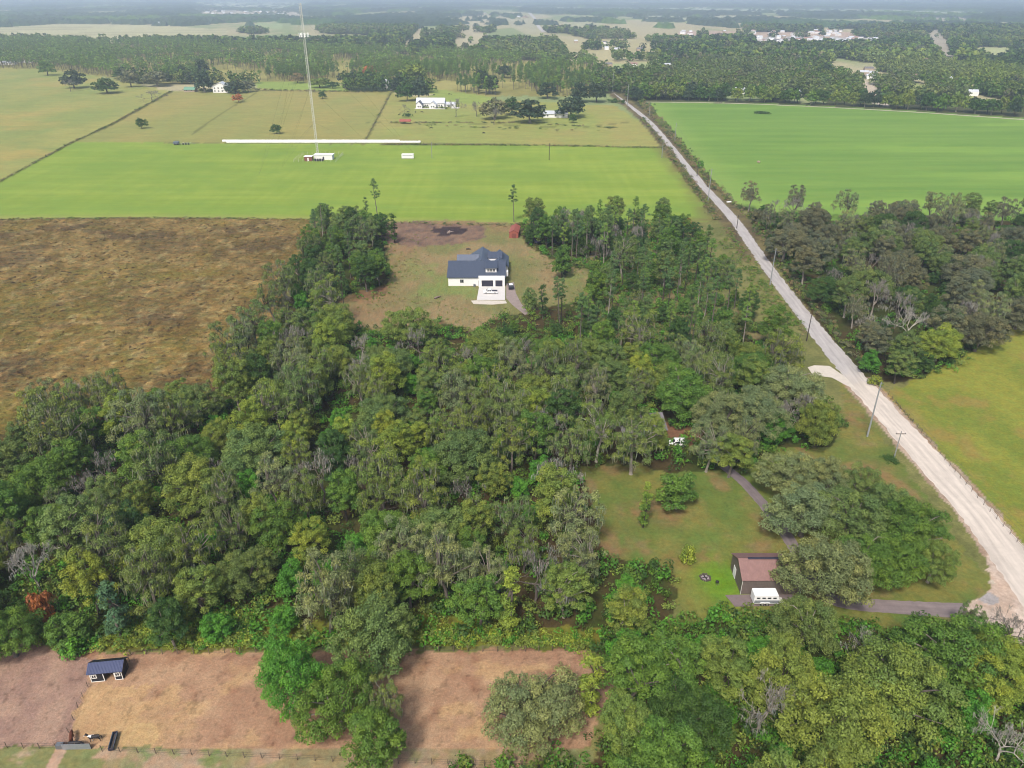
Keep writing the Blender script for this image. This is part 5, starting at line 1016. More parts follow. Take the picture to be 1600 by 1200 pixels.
e = root('equipment_hut', 'brown brick equipment hut left of the white hut by the mast', 'hut', (tx - 4.5, ty - 20, 0)); MB().box(0, 5, 0, 4, 0, 2.9).build('wall', M['brick'], e); MB().box(-.3, 5.3, -.3, 4.3, 2.903, 3.15).build('roof', M['plastic'], e); MB().box(2, 3, -.07, -.004, .1, 2.2).build('door', M['white'], e)
for i, dx in enumerate((3.0, 4.6, 6.2, 7.8)):
    e = MB().box(-.6, .6, -.4, .4, .2, 1.7).build('equipment_cabinet', M['door'], None, loc=(tx + dx, ty - 20.2, 0), bevel=.05); tag(e, ['leftmost', 'second', 'third', 'rightmost'][i] + ' dark cabinet in front of the white hut at the mast', 'cabinet', 'cabinets at the mast foot')
cx, cy = G(637, 248); e = root('container', 'white box container standing alone in the green field', 'container', (cx, cy, 0)); MB().box(-4.1, 4.1, 0, 3, .2, 3.0).build('body', M['white'], e, bevel=.05); MB().box(-3.4, 3.4, -.05, -.003, 2.2, 2.5).build('stripe', M['grey'], e); MB().box(-3.6, -3.2, .2, 2.8, 0, .2).box(3.2, 3.6, .2, 2.8, 0, .2).build('skid', M['darkwood'], e)
def bale_row(x0, x1, y, label):
    b = MB(); n = int((x1 - x0) / 1.55); pts = []; rr = []
    for i in range(n): xx = x0 + (x1 - x0) * i / n; pts += [(xx, y + rt.gauss(0, .04), .85), (xx + 1.2, y + rt.gauss(0, .04), .86)]; rr += [.9 + rt.gauss(0, .03), .93 + rt.gauss(0, .03)]
    b.tube(pts, rr, 8); return tag(b.build('bale_row', M['plastic'], smooth=True), label, 'wrapped bales', 'long rows of wrapped hay bales')
bx0, by0 = G(345, 223.5); bx1, _ = G(624, 223.5); cx1, _ = G(658, 223.5); dx0, _ = G(352, 225)
bale_row(bx0, bx1, by0 + 4, 'rear long white row of plastic wrapped hay bales'); bale_row(dx0, cx1, by0 - .5, 'front long white row of plastic wrapped hay bales')
ix, iy = G(285, 226); e = root('hay_rake', 'folded blue grey hay rake parked at the corner of the green field', 'farm machine', (ix, iy, 0), .1)
b = MB(); b.box(-7, 7, -.15, .15, .9, 1.15); b.box(-6, -2, -1.5, 1.5, .8, 1.0); b.tube([(-6, 0, 1), (-4, 0, 3.6), (-1, 0, 2.2)], .12); b.tube([(7, 0, 1), (9.5, 0, .5)], .1); b.build('frame', M['grey'], e)
b = MB(); b.box(-6.2, -2.2, -1.3, 1.3, 1.02, 2.3); b.build('hopper', mat('blue_grey_steel', S(120, 132, 152), .5, .2), e, bevel=.1)
for a in (-5, -3, 1, 3, 5): w_ = MB().tube([(a, -1.4, .6), (a, -1.15, .6)], .6, 12).build('wheel', M['tyre'], e)
b = MB()
for a in range(7): b.tube([(-.5 + a, -.9, .2), (0 + a, .9, 1.6)], .05, 4)
b.build('tine_arm', M['galv'], e)

# ---------------------------------------------------------------- poles and wires
def pole(px, py, h, label, m, r=.17, arm=None, xy=None):
    x, y = xy or G(px, py); o = root('utility_pole', label, 'utility pole', (x, y, 0), group='utility poles along the road'); b = MB(); b.tube([(0, 0, -.3), (0, 0, h * .5), (0, 0, h)], [r * 1.25, r, r * .7], 8); b.build('shaft', m, o)
    if arm:
        MB().box(-1.2, 1.2, -.06, .06, h - .9, h - .74).build('crossarm', M['wood'], o)
        for a in (-1.1, 0, 1.1): MB().tube([(a, 0, h - .74), (a, 0, h - .5)], .06, 6).build('insulator', M['grey'], o)
        if arm > 1: MB().tube([(.35, -.2, h - 2.6), (.35, -.2, h - 1.6)], .26, 8).build('transformer', M['grey'], o)
    else:
        for k in range(3): MB().tube([(0, 0, h - .5 - k * .9), (.55, 0, h - .4 - k * .9)], .05, 5).build('insulator', M['grey'], o)
    return (x, y, h)
PT = [pole(1355, 682, 15.7, 'tall pale steel pole leaning over the white sand road', M['concrete'], .2), pole(1203, 445, 14.6, 'tall pale pole beside the paved road at the right wood', M['concrete'], .2), pole(1106, 315, 17.5, 'tall pale pole at the near corner of the bright left crop', M['concrete'], .22),
      pole(1054, 222, 14, 'tall pale pole midway along the right crop field edge', M['concrete'], .22), pole(980, 165, 20, 'tall pale pole where the road enters the far wood', M['concrete'], .28), pole(957, 143, 20, 'farthest tall pale pole by the road under the wood', M['concrete'], .28)]
pole(1397, 715, 7.6, 'short pale pole with hanging guy next to the sand road', M['concrete'], .12, 1); pole(1260, 533, 9.2, 'dark wooden pole standing in front of the paved road', M['darkwood'], .16); pole(1151, 357, 6.5, 'dark wooden pole on the paved road shoulder by the rust bush', M['darkwood'], .15)
pole(1089, 275, 9, 'wooden pole beside the small dark green roadside bush', M['darkwood'], .16, 1); pole(1105, 292, 10, 'ivy darkened wooden pole on the right crop margin', M['darkwood'], .2, 1); pole(1014, 184, 12, 'pale pole at the near left corner of the right crop', M['concrete'], .18)
pole(858, 250, 11, 'lone dark pole in the middle of the green field', M['darkwood'], .2); pole(1034, 247, 11, 'pale pole at the right end of the green field', M['concrete'], .18); pole(675, 247, 11, 'pale pole right of the white container', M['concrete'], .18)
def wires(a, b, label, offs, sag=1.0):
    w_ = MB()
    for ox, oz in offs: w_.tube([(a[0] + (b[0] - a[0]) * t + ox, a[1] + (b[1] - a[1]) * t, (a[2] + oz) + (b[2] - a[2]) * t - sag * 4 * t * (1 - t)) for t in [i / 12 for i in range(13)]], .022, 3, False)
    o = w_.build('power_line', M['wire']); tag(o, label, 'power line', 'power lines strung along the road')
of = [(.55, -.4), (.55, -1.3), (.55, -2.2)]
wires(PT[0], PT[1], 'wires sagging between the leaning steel pole and the right wood pole', of, 1.6); wires(PT[1], PT[2], 'wires between the right wood pole and the green field corner pole', of, 1.6); wires(PT[2], PT[3], 'wires running along the right crop field edge', of, 1.8)
wires((PT[0][0] + 4, 60, 15), PT[0], 'wires leaving the frame over the white sand road', of, 1.2)

# ---------------------------------------------------------------- fences
fence('wire_fence', 'wire fence on wooden posts along the back of the brown paddock', GP([(205, 1023), (400, 1020), (640, 1018), (800, 1018), (925, 1017)]), 'fence', 1.35, 2.5, 4, .07)
fence('wire_fence', 'wire fence running from the black shed down the gold earth', GP([(138, 1074), (122, 1106), (108, 1145), (99, 1170)]), 'fence', 1.3, 2.2, 3, .05)
fence('wire_fence', 'short wire fence from the back fence to the black shed', GP([(205, 1023), (200, 1045), (193, 1060)]), 'fence', 1.3, 1.8, 3, .05)
fence('wire_fence', 'wire fence along the front edge of the paddock', GP([(160, 1174), (300, 1180), (520, 1190), (700, 1195), (900, 1200)]), 'fence', 1.3, 2.6, 3, .06)
fence('wire_fence', 'wire fence at the front left corner of the paddock', GP([(-40, 1168), (88, 1170)]), 'fence', 1.3, 2.4, 3, .06)
fence('wire_fence', 'post and wire fence beside the sand road and right pasture', GP([(1388, 617), (1440, 676), (1500, 748), (1600, 860), (1690, 960)]), 'fence', 1.2, 2.6, 3, .055)
fence('wire_fence', 'field fence between the tan meadow and the greener meadow', GP([(570, 222), (612, 145)]), 'fence', 1.3, 6, 2, .1, wr=.03)
fence('wire_fence', 'long diagonal field fence across the left meadows', GP([(268, 143), (175, 195), (115, 222), (0, 284), (-60, 312)]), 'fence', 1.3, 6, 2, .1, wr=.03)
fence('wire_fence', 'field fence along the top of the green field by the road', GP([(662, 225), (860, 227.5), (1040, 232)]), 'fence', 1.3, 6, 2, .1, wr=.03)
fence('rail_fence', 'wooden rail fence beneath the white farmhouse meadow', GP([(270, 142), (400, 142), (560, 145)]), 'fence', 1.3, 8, 2, .12, None, 1)

# ---------------------------------------------------------------- vehicles
def vehicle(name, label, cat, x, y, rz, L, W, prof, glass, paint, wheels=.36, extra=None):
    """prof: side outline (x,z); glass: window quads (x0,x1,z0,z1) on the flanks"""
    o = root(name, label, cat, (x, y, 0), rz); b = MB(); b.prism(prof, -W / 2, W / 2, 'y'); bd = b.build('body', paint, o, bevel=.05)
    xs = (-L * .31, L * .31)
    for a in xs:
        for s in (-1, 1):
            w_ = MB().tube([(a, s * (W / 2 - .17), wheels), (a, s * (W / 2 + .05), wheels)], wheels, 14).build('wheel', M['tyre'], o); MB().tube([(a, s * (W / 2 + .05), wheels), (a, s * (W / 2 + .07), wheels)], wheels * .6, 10).build('rim', M['rim'], w_)
    for q in glass:
        x0, x1, x2, x3, z0, z1 = q
        for s in (-1, 1): g = MB(); yy = s * (W / 2 + .004); y2 = s * (W / 2 - .02); g.add([(x0, yy, z0), (x1, yy, z0), (x2, yy, z1), (x3, yy, z1), (x0, y2, z0), (x1, y2, z0), (x2, y2, z1), (x3, y2, z1)], [(0, 1, 2, 3), (7, 6, 5, 4), (0, 4, 5, 1), (1, 5, 6, 2), (2, 6, 7, 3), (3, 7, 4, 0)]); g.build('side_window', M['darkglass'], o)
    return o
def screen(o, x0, z0, x1, z1, W, nm='windscreen'):
    d = Vector((x1 - x0, 0, z1 - z0)); n = Vector((-d.z, 0, d.x)).normalized(); n = n if n.z > 0 else -n; a = Vector((x0, 0, z0)) + d * .08 + n * .015; c = Vector((x0, 0, z0)) + d * .92 + n * .015
    g = MB(); g.add([(a.x, -W, a.z), (a.x, W, a.z), (c.x, W, c.z), (c.x, -W, c.z)] + [(v.x - n.x * .02, s * W, v.z - n.z * .02) for v, s in ((a, -1), (a, 1), (c, 1), (c, -1))], [(0, 1, 2, 3), (7, 6, 5, 4), (0, 4, 5, 1), (1, 5, 6, 2), (2, 6, 7, 3), (3, 7, 4, 0)]); g.build(nm, M['darkglass'], o)
white_p = mat('white_paint', (.8, .8, .8), .25, 0, .03, 1, spec=.5); dark_p = mat('charcoal_paint', S(58, 62, 70), .3, .2, .05, 1, spec=.5)
PICK = [(-2.7, .45), (-2.7, 1.05), (-.45, 1.1), (-.2, 1.8), (1.05, 1.8), (1.75, 1.15), (2.65, 1.02), (2.7, .45)]
vx, vy = G(766.5, 458.5); v = vehicle('pickup_truck', 'white pickup truck parked across the white concrete drive', 'pickup', vx, vy, math.pi, 5.4, 1.95, PICK, [(-.35, .45, .45, -.15, 1.15, 1.68), (.55, 1.55, 1.0, .55, 1.15, 1.68)], white_p, .4)
screen(v, 1.75, 1.15, 1.05, 1.8, .8); MB().box(-2.6, -.55, -.8, .8, 1.09, 1.16).build('bed_cover', M['door'], v); [MB().box(2.68, 2.74, s * .7 - .15, s * .7 + .15, .75, .9).build('headlight', M['galv'], v) for s in (-1, 1)]
SUVP = [(-2.3, .4), (-2.3, 1.15), (-2.0, 1.72), (.55, 1.75), (1.2, 1.12), (2.2, 1.0), (2.3, .4)]
vx, vy = G(798, 450); v = vehicle('car', 'dark grey wagon parked on gravel right of the white house', 'car', vx, vy, math.pi / 2 + .1, 4.6, 1.9, SUVP, [(-1.9, -.75, -.75, -1.7, 1.15, 1.62), (-.6, .95, .5, -.6, 1.15, 1.62)], dark_p, .36)
screen(v, 1.2, 1.12, .55, 1.75, .75); screen(v, -2.3, 1.15, -2.0, 1.72, .75, 'rear_window'); MB().box(-1.6, .3, -.7, .7, 1.76, 1.79).build('roof_panel', white_p, v)
vx, vy = G(1057, 696); v = vehicle('car', 'white car parked on red earth under the grey green oaks', 'car', vx, vy, math.pi, 4.4, 1.85, SUVP, [(-1.9, -.75, -.75, -1.7, 1.15, 1.62), (-.6, .95, .5, -.6, 1.15, 1.62)], white_p, .34)
screen(v, 1.2, 1.12, .55, 1.75, .75); screen(v, -2.3, 1.15, -2.0, 1.72, .75, 'rear_window')
vx, vy = G(831, 378); v = vehicle('car', 'black parked van under the pines right of the red shed', 'van', vx, vy, .5, 4.8, 2.0, [(-2.4, .4), (-2.4, 1.9), (1.0, 1.95), (1.9, 1.2), (2.4, 1.05), (2.4, .4)], [(-2, .9, .9, -2, 1.25, 1.75)], mat('black_paint', (.012, .014, .018), .3, spec=.5), .38)
e = root('cart', 'dark flat farm cart beside the black van under the pines', 'cart', (*G(843, 380), 0), .9); MB().box(-2.6, 2.6, -1.2, 1.2, .7, .95).box(-2.6, 2.6, -1.2, -1.1, .95, 1.5).box(-2.6, 2.6, 1.1, 1.2, .95, 1.5).build('bed', M['door'], e)
for a in (-1.4, 1.4):
    for s in (-1, 1): MB().tube([(a, s * 1.0, .4), (a, s * 1.22, .4)], .4, 12).build('wheel', M['tyre'], e)
MB().tube([(2.6, 0, .75), (4.2, 0, .5)], .07).build('drawbar', M['grey'], e)
# horse trailer by the barn
e = root('horse_trailer', 'white horse trailer with dark side windows in front of the brown barn', 'trailer', (46.9, 103.35, 0))
MB().prism([(-2.4, .45), (-2.4, 2.35), (-2.3, 2.5), (1.9, 2.5), (2.05, 2.4), (2.3, 1.3), (2.4, .45)], -1.0, 1.0, 'y').build('body', white_p, e, bevel=.06)
MB().box(-2.3, 2.25, -1.03, -1.005, .62, 1.35).build('lower_panel', mat('pale_grey_panel', S(178, 184, 194), .4, .3), e)
for a in (-1.95, -.95, .05, 1.05): MB().box(a, a + .62, -1.04, -1.008, 1.72, 2.02).build('side_window', M['darkglass'], e)
for a in (-.75, .15): w_ = MB().tube([(a, -1.1, .36), (a, -.86, .36)], .36, 14).build('wheel', M['tyre'], e); MB().tube([(a, -1.12, .36), (a, -1.101, .36)], .2, 10).build('rim', M['rim'], w_); MB().tube([(a, 1.1, .36), (a, .86, .36)], .36, 14).build('wheel', M['tyre'], e)
MB().prism([(-1.25, .75), (-1.1, .86), (.5, .86), (.65, .75)], -1.2, -1.042, 'y').build('fender', white_p, e); MB().tube([(2.4, .5, .5), (3.9, 0, .5), (2.4, -.5, .5)], .06, 6).build('drawbar', M['grey'], e); MB().box(2.42, 3.3, -.6, .6, .42, .5).build('front_step', M['galv'], e)

# ---------------------------------------------------------------- yard and paddock things
e = root('feed_trough', 'long dark grey feed trough near the hay ring', 'trough', (*G(178, 1161), 0), R(103)); b = MB(); b.prism([(-.38, .75), (-.3, .75), (-.22, .3), (.22, .3), (.3, .75), (.38, .75), (.28, .2), (-.28, .2)], -1.45, 1.45, 'x'); b.build('basin', mat('slate_plastic', S(92, 102, 116), .6), e)
MB().box(-1.48, -1.451, -.36, .36, .2, .76).box(1.451, 1.48, -.36, .36, .2, .76).build('end_panel', M['door'], e); MB().box(-1.3, -1.2, -.3, .3, 0, .2).box(1.2, 1.3, -.3, .3, 0, .2).build('leg', M['grey'], e); MB().box(-1.3, 1.3, -.15, .15, .302, .34).build('feed', M['darkwood'], e)
a = G(88, 1172); c = G(141, 1174); e = root('windbreak_panel', 'pale galvanised metal sheet panel at the front fence by the horses', 'metal panel', (a[0], a[1], 0), .03); L_ = c[0] - a[0]
MB().box(1.0, L_, -.05, .0, .1, 1.25).build('sheet', ribbed('galvanised_sheet', S(176, 182, 190), 0, .2, .02, .4, .4), e); MB().box(0, 1.0, .02, .7, .1, .9).build('box', M['grey'], e)
for q in (1.0, L_ / 2 + .4, L_): MB().tube([(q, .08, 0), (q, .08, 1.4)], .05, 6).build('post', M['wood'], e)
e = root('fire_pit', 'ring of blackened stones with ash on the lawn', 'fire pit', (*G(1102, 903), 0)); b = MB()
for k in range(16): t = k / 16 * 6.283; rr = .95 + rt.uniform(-.1, .1); b.box(-.16, .16, -.13, .13, -.05, rt.uniform(.15, .3), Matrix.Translation((rr * math.cos(t), rr * math.sin(t), 0)) @ Matrix.Rotation(t + rt.uniform(-.4, .4), 4, 'Z'))
b.build('stone_ring', mat('dark_stone', S(104, 90, 88), .9, 0, .3, 4), e); MB().tube([(0, 0, 0), (0, 0, .08)], [.85, .7], 12).build('ash', mat('ash', S(176, 164, 168), .95, 0, .3, 6), e)
for k in range(4): t = k * 1.7; MB().tube([(-.6 * math.cos(t), -.6 * math.sin(t), .1), (.5 * math.cos(t), .5 * math.sin(t), .22)], .07, 6).build('log', mat('charred_wood', (.02, .018, .016)), e)
e = root('grill', 'small black kettle grill standing on the bright grass', 'grill', (*G(1120, 914), 0)); b = MB(); b.tube([(0, 0, .62), (0, 0, .72), (0, 0, .85), (0, 0, .98), (0, 0, 1.06)], [.12, .3, .36, .28, .05], 12); b.build('bowl', M['tyre'], e, smooth=True)
for k in range(3): t = k * 2.09; MB().tube([(.12 * math.cos(t), .12 * math.sin(t), .7), (.36 * math.cos(t), .36 * math.sin(t), 0)], .025, 5).build('leg', M['grey'], e)
e = root('stump_pile', 'pale uprooted stump and branches on the burnt patch', 'stump', (*G(702, 364), 0)); b = MB()
for k in range(9): t = rt.uniform(0, 3.1); l = rt.uniform(1.2, 3.4); b.tube([(-l * math.cos(t) * .5 + rt.gauss(0, .6), -l * math.sin(t) * .4, rt.uniform(.1, .5)), (l * math.cos(t) * .5 + rt.gauss(0, .6), l * math.sin(t) * .4, rt.uniform(.3, 1.1))], [.22, .1], 6)
b.build('branch_tangle', mat('bleached_wood', S(176, 158, 146), .9, 0, .25, 2), e)
e = MB().tube([(-1.4, 0, .35), (-.4, .1, .4), (.6, 0, .38), (1.7, -.1, .3)], [.3, .36, .33, .2], 8).build('log', mat('grey_log', S(150, 130, 120), .9, 0, .3, 2), None, loc=(*G(683, 466), 0), rz=.9); tag(e, 'short pale log lying on the grass below the white house', 'log')
e = MB().tube([(-1.0, 0, .3), (0, .1, .36), (1.0, 0, .25)], [.28, .34, .2], 8).build('log', M['darkwood'], None, loc=(*G(732, 390), 0)); tag(e, 'dark log lying behind the white house', 'log')
tag(MB().box(-1.3, 1.3, -.5, .5, 0, .45).build('drain_pipe_block', M['plastic'], None, loc=(*G(1139, 316), 0), rz=.3, bevel=.12), 'white block lying on the verge of the paved road', 'block')
tag(MB().tube([(0, 0, .1), (0, 0, .9), (0, 0, 1.2)], [1.0, 1.2, .5], 10).build('rock', M['tan'], None, loc=(*G(1185, 254), 0)), 'pale mound alone in the right crop field', 'mound')

# ---------------------------------------------------------------- horses and cattle: one skinned body each
def beast(name, label, cat, x, y, rz, scl, mt, neck=(.62, 1.62), head=(.95, 1.72), cow=False, group=None, tail=True, grazing=False):
    bm = bmesh.new(); lay = bm.verts.layers.skin.verify(); V = {}
    def vv(k, co, r): v = bm.verts.new(co); v[lay].radius = r if hasattr(r, '__len__') else (r, r); V[k] = v; return v
    def e(a, b): bm.edges.new((V[a], V[b]))
    vv('hip', (-.62, 0, 1.16), (.25, .30)); V['hip'][lay].use_root = True
    vv('rump', (-.8, 0, 1.12), (.17, .2)); vv('belly', (-.1, 0, 1.05), (.26, .29)); vv('chest', (.42, 0, 1.1), (.24, .31)); e('hip', 'rump'); e('hip', 'belly'); e('belly', 'chest')
    if grazing: neck, head = (.98, .85), (1.14, .38)
    nz = (.7, 1.3) if not grazing else (.72, 1.1)
    vv('n0', (nz[0], 0, nz[1]), (.15, .2)); vv('n1', (neck[0] + .18, 0, neck[1]), (.1, .15)); vv('h0', (head[0], 0, head[1]), (.1, .12)); vv('h1', (head[0] + .22, 0, head[1] - .2), (.075, .085)); vv('h2', (head[0] + .36, 0, head[1] - .36), (.055, .06))
    e('chest', 'n0'); e('n0', 'n1'); e('n1', 'h0'); e('h0', 'h1'); e('h1', 'h2')
    for s in (-1, 1):
        k = str(s); st = .06 * s
        vv('f0' + k, (.48, .15 * s, .82), .1); vv('f1' + k, (.5 + st, .16 * s, .46), .055); vv('f2' + k, (.48 + st, .16 * s, .12), .04); vv('f3' + k, (.52 + st, .16 * s, .03), .055); e('chest', 'f0' + k); e('f0' + k, 'f1' + k); e('f1' + k, 'f2' + k); e('f2' + k, 'f3' + k)
        vv('b0' + k, (-.62, .16 * s, .8), .13); vv('b1' + k, (-.78 - st, .16 * s, .5), .06); vv('b2' + k, (-.7 - st, .16 * s, .12), .042); vv('b3' + k, (-.66 - st, .16 * s, .03), .055); e('hip', 'b0' + k); e('b0' + k, 'b1' + k); e('b1' + k, 'b2' + k); e('b2' + k, 'b3' + k)
        vv('e' + k, (head[0] - .03, .09 * s, head[1] + .17), .025); e('h0', 'e' + k)
    me = bpy.data.meshes.new(name); bm.to_mesh(me); bm.free(); tmp = bpy.data.objects.new('tmp', me); C.objects.link(tmp); tmp.modifiers.new('s', 'SKIN'); ss = tmp.modifiers.new('u', 'SUBSURF'); ss.levels = ss.render_levels = 1
    dg = bpy.context.evaluated_depsgraph_get(); dg.update(); me2 = bpy.data.meshes.new_from_object(tmp.evaluated_get(dg)); bpy.data.objects.remove(tmp); me2.materials.clear(); me2.materials.append(mt)
    for p in me2.polygons: p.use_smooth = True
    r = root(name, label, cat, (x, y, 0), rz, group, scl); put('body', me2, r)
    if not cow:
        hair = M['tyre']; b = MB(); b.add([(nz[0] - .12, -.03, nz[1] + .15), (nz[0] - .12, .03, nz[1] + .15), (neck[0] + .1, .03, neck[1] + .16), (neck[0] + .1, -.03, neck[1] + .16), (nz[0] - .06, -.03, nz[1] - .02), (nz[0] - .06, .03, nz[1] - .02), (neck[0] + .2, .03, neck[1]), (neck[0] + .2, -.03, neck[1])], [(0, 1, 2, 3), (7, 6, 5, 4), (0, 4, 5, 1), (1, 5, 6, 2), (2, 6, 7, 3), (3, 7, 4, 0)]); b.build('mane', hair, r)
    MB().tube([(-.94, 0, 1.2), (-1.05, 0, .9), (-1.06, 0, .45)], [.05, .07, .03], 5).build('tail', M['tyre'], r); return r
def pinto_mat():
    m = mat('pinto_coat', (.02, .018, .02), .6); nt = m.node_tree; N = nt.nodes; L = nt.links; b = [n for n in N if n.type == 'BSDF_PRINCIPLED'][0]
    tc = nd(N, 'ShaderNodeTexCoord'); no = nd(N, 'ShaderNodeTexNoise'); no.inputs['Scale'].default_value = 1.9; no.inputs['Detail'].default_value = 1; L.new(tc.outputs['Object'], no.inputs['Vector'])
    cr = nd(N, 'ShaderNodeMapRange'); cr.inputs['From Min'].default_value = .56; cr.inputs['From Max'].default_value = .58; L.new(no.outputs['Fac'], cr.inputs['Value']); mx = nd(N, 'ShaderNodeMix', data_type='VECTOR'); mx.inputs[4].default_value = (.02, .018, .02); mx.inputs[5].default_value = (.7, .68, .66); L.new(cr.outputs[0], mx.inputs[0]); L.new(mx.outputs[1], b.inputs['Base Color']); return m
beast('horse', 'black and white pinto horse beside the feed trough', 'horse', *G(149, 1158), R(190), 1.0, pinto_mat())
beast('horse', 'chestnut brown horse behind the metal panel', 'horse', *G(114, 1157), R(115), 1.05, mat('chestnut_coat', S(110, 62, 42), .6), grazing=True)
beast('horse', 'black horse between the chestnut horse and the metal panel', 'horse', *G(119, 1168), R(5), 1.05, mat('black_coat', (.018, .016, .018), .6), grazing=True)
cowm = mat('black_cow_coat', (.02, .017, .015), .7); c0 = None
for i, (px, py, lb) in enumerate(((624, 180, 'black cow farthest left in front of the large white house'), (638, 176, 'black cow below the leafless small tree by the large house'), (649, 176, 'black cow in the middle of the herd by the large house'), (659, 176, 'black cow rightmost in the herd by the large house'), (627, 190, 'black cow beside the small red shelter'),
                              (674, 201, 'black cow alone right of the small red shelter'), (756, 209, 'black cow alone in the meadow below the dusky oak'), (678, 149, 'black cow nearest the pine belt behind the large house'), (684, 142, 'black cow standing under the pine belt edge'), (702, 148, 'left black cow of two behind the leafless tree'), (705, 148.4, 'right black cow of two behind the leafless tree'))):
    x, y = G(px, py)
    if c0 is None: c0 = beast('cow', lb, 'cow', x, y, rt.uniform(0, 6), (1.15, 1.3, 1.0), cowm, cow=True, grazing=True, group='black cattle in the far meadow'); cw = c0
    else: 
        cw = c0.copy(); C.objects.link(cw); cw.location = (x, y, 0); cw.rotation_euler = (0, 0, rt.uniform(0, 6)); cw['label'] = lb
        for ch in list(c0.children): d = ch.copy(); C.objects.link(d); d.parent = cw

# ---------------------------------------------------------------- labels that single out each tree
ANCH = [(250, 985, 'behind the black shed'), (100, 940, 'above the left end of the paddock'), (400, 960, 'behind the back fence left of the paddock oaks'), (560, 900, 'behind the sage paddock oak'), (720, 930, 'at the wood edge behind the bare paddock'), (880, 950, 'behind the right end of the paddock fence'), (950, 900, 'at the lawn edge left of the fire pit'), (1010, 940, 'between the fire pit and the paddock corner'),
        (60, 830, 'at the left frame edge below the fallow field'), (200, 850, 'in the lower left wood'), (350, 830, 'in the wood above the paddock fence'), (480, 820, 'in the wood above the paddock oaks'), (620, 820, 'in the lower middle of the big wood'), (760, 820, 'in the wood above the slim yellow tree'), (880, 800, 'at the wood edge beside the dry lawn'),
        (60, 720, 'in the wood at far left under the fallow field'), (200, 710, 'in the left wood below the fallow field'), (330, 700, 'in the left middle of the big wood'), (460, 700, 'in the centre left of the big wood'), (600, 700, 'in the very centre of the big wood'), (740, 700, 'in the centre right of the big wood'), (860, 690, 'in the wood left of the pale barked tree'),
        (150, 620, 'along the near edge of the fallow field'), (280, 600, 'at the fallow field corner of the wood'), (400, 600, 'in the wood below the fallow field end'), (520, 590, 'in the wood below the red earth clearing'), (650, 580, 'in the wood in front of the white house'), (780, 590, 'in the wood below the gravel drive'), (900, 600, 'in the wood north of the hidden grey roofs'), (1020, 600, 'in the wood behind the white car'),
        (1130, 590, 'in the wood between the white car and the road'), (1230, 560, 'near the pale stub drive'), (400, 490, 'on the fallow field edge of the tree strip'), (470, 440, 'in the lower tree strip left of the clearing'), (500, 370, 'in the upper tree strip left of the clearing'), (560, 400, 'on the clearing side of the tree strip'), (560, 500, 'between tree strip and red earth'), (680, 510, 'at the near edge of the clearing'), (800, 500, 'beside the gravel drive'),
        (880, 500, 'right of the gravel drive'), (960, 520, 'in the stand behind the gravel drive bend'), (1050, 520, 'in the open stand left of the paved road'), (1150, 510, 'close to the wooden pole by the paved road'), (850, 380, 'beside the black van under the north stand'), (900, 340, 'at the left of the north stand by the green field'), (970, 340, 'at the right of the north stand by the green field'), (950, 420, 'at the near side of the north stand'), (1060, 400, 'near the rust bush by the green field corner'), (1130, 420, 'west of the paved road bend'),
        (1200, 350, 'at the far left tip of the right wood'), (1260, 400, 'in the right wood next to the paved road'), (1340, 350, 'on the crop side of the right wood'), (1450, 350, 'behind the dead white limbed tree'), (1560, 350, 'at the far right back of the right wood'), (1340, 450, 'in the middle of the right wood'), (1450, 440, 'in the right wood behind the white limbed tree'), (1560, 440, 'at the right frame edge of the right wood'), (1330, 540, 'at the roadside end of the right wood'), (1480, 540, 'at the pasture edge of the right wood'),
        (1100, 1010, 'below the gravel pad of the barn'), (1180, 1040, 'in the lower wood in front of the trailer'), (1020, 1080, 'in the lower wood right of the conical tree'), (960, 1130, 'in the lower wood beside the wide grey oak'), (1100, 1130, 'in the lower wood centre'), (1200, 1150, 'in the lower wood at the bottom frame edge'), (1300, 1030, 'in the lower wood below the drive'), (1400, 1150, 'below the huge rounded olive oak'), (1500, 1120, 'in the lower right wood'), (1580, 1080, 'at the lower right frame corner'), (700, 1180, 'at the bottom edge below the bare paddock'), (640, 1180, 'at the bottom edge beside the paddock oaks')]
SHAPE = {'oak_tree': 'broad', 'broadleaf_tree': 'upright', 'mossy_tree': 'moss hung', 'young_tree': 'dense rounded', 'pine_tree': 'bare stemmed', 'bare_tree': 'leafless', 'column_tree': 'narrow', 'shrub': 'low'}
KINDW = {'oak_tree': 'oak', 'broadleaf_tree': 'broadleaf tree', 'mossy_tree': 'tree', 'young_tree': 'tree', 'pine_tree': 'pine', 'bare_tree': 'tree', 'column_tree': 'tree', 'shrub': 'bush'}
STANDS = {'mossy_tree': 'moss hung trees of the woods', 'broadleaf_tree': 'upright broadleaf trees of the woods', 'young_tree': 'dense rounded trees of the woods', 'oak_tree': 'broad oaks', 'pine_tree': 'pines', 'bare_tree': 'leafless trees', 'column_tree': 'narrow trees', 'shrub': 'bushes'}
ORD = ['leftmost', 'second', 'third', 'fourth', 'fifth', 'sixth', 'seventh', 'eighth', 'ninth', 'tenth', 'eleventh', 'twelfth']
from collections import defaultdict
gr = defaultdict(list)
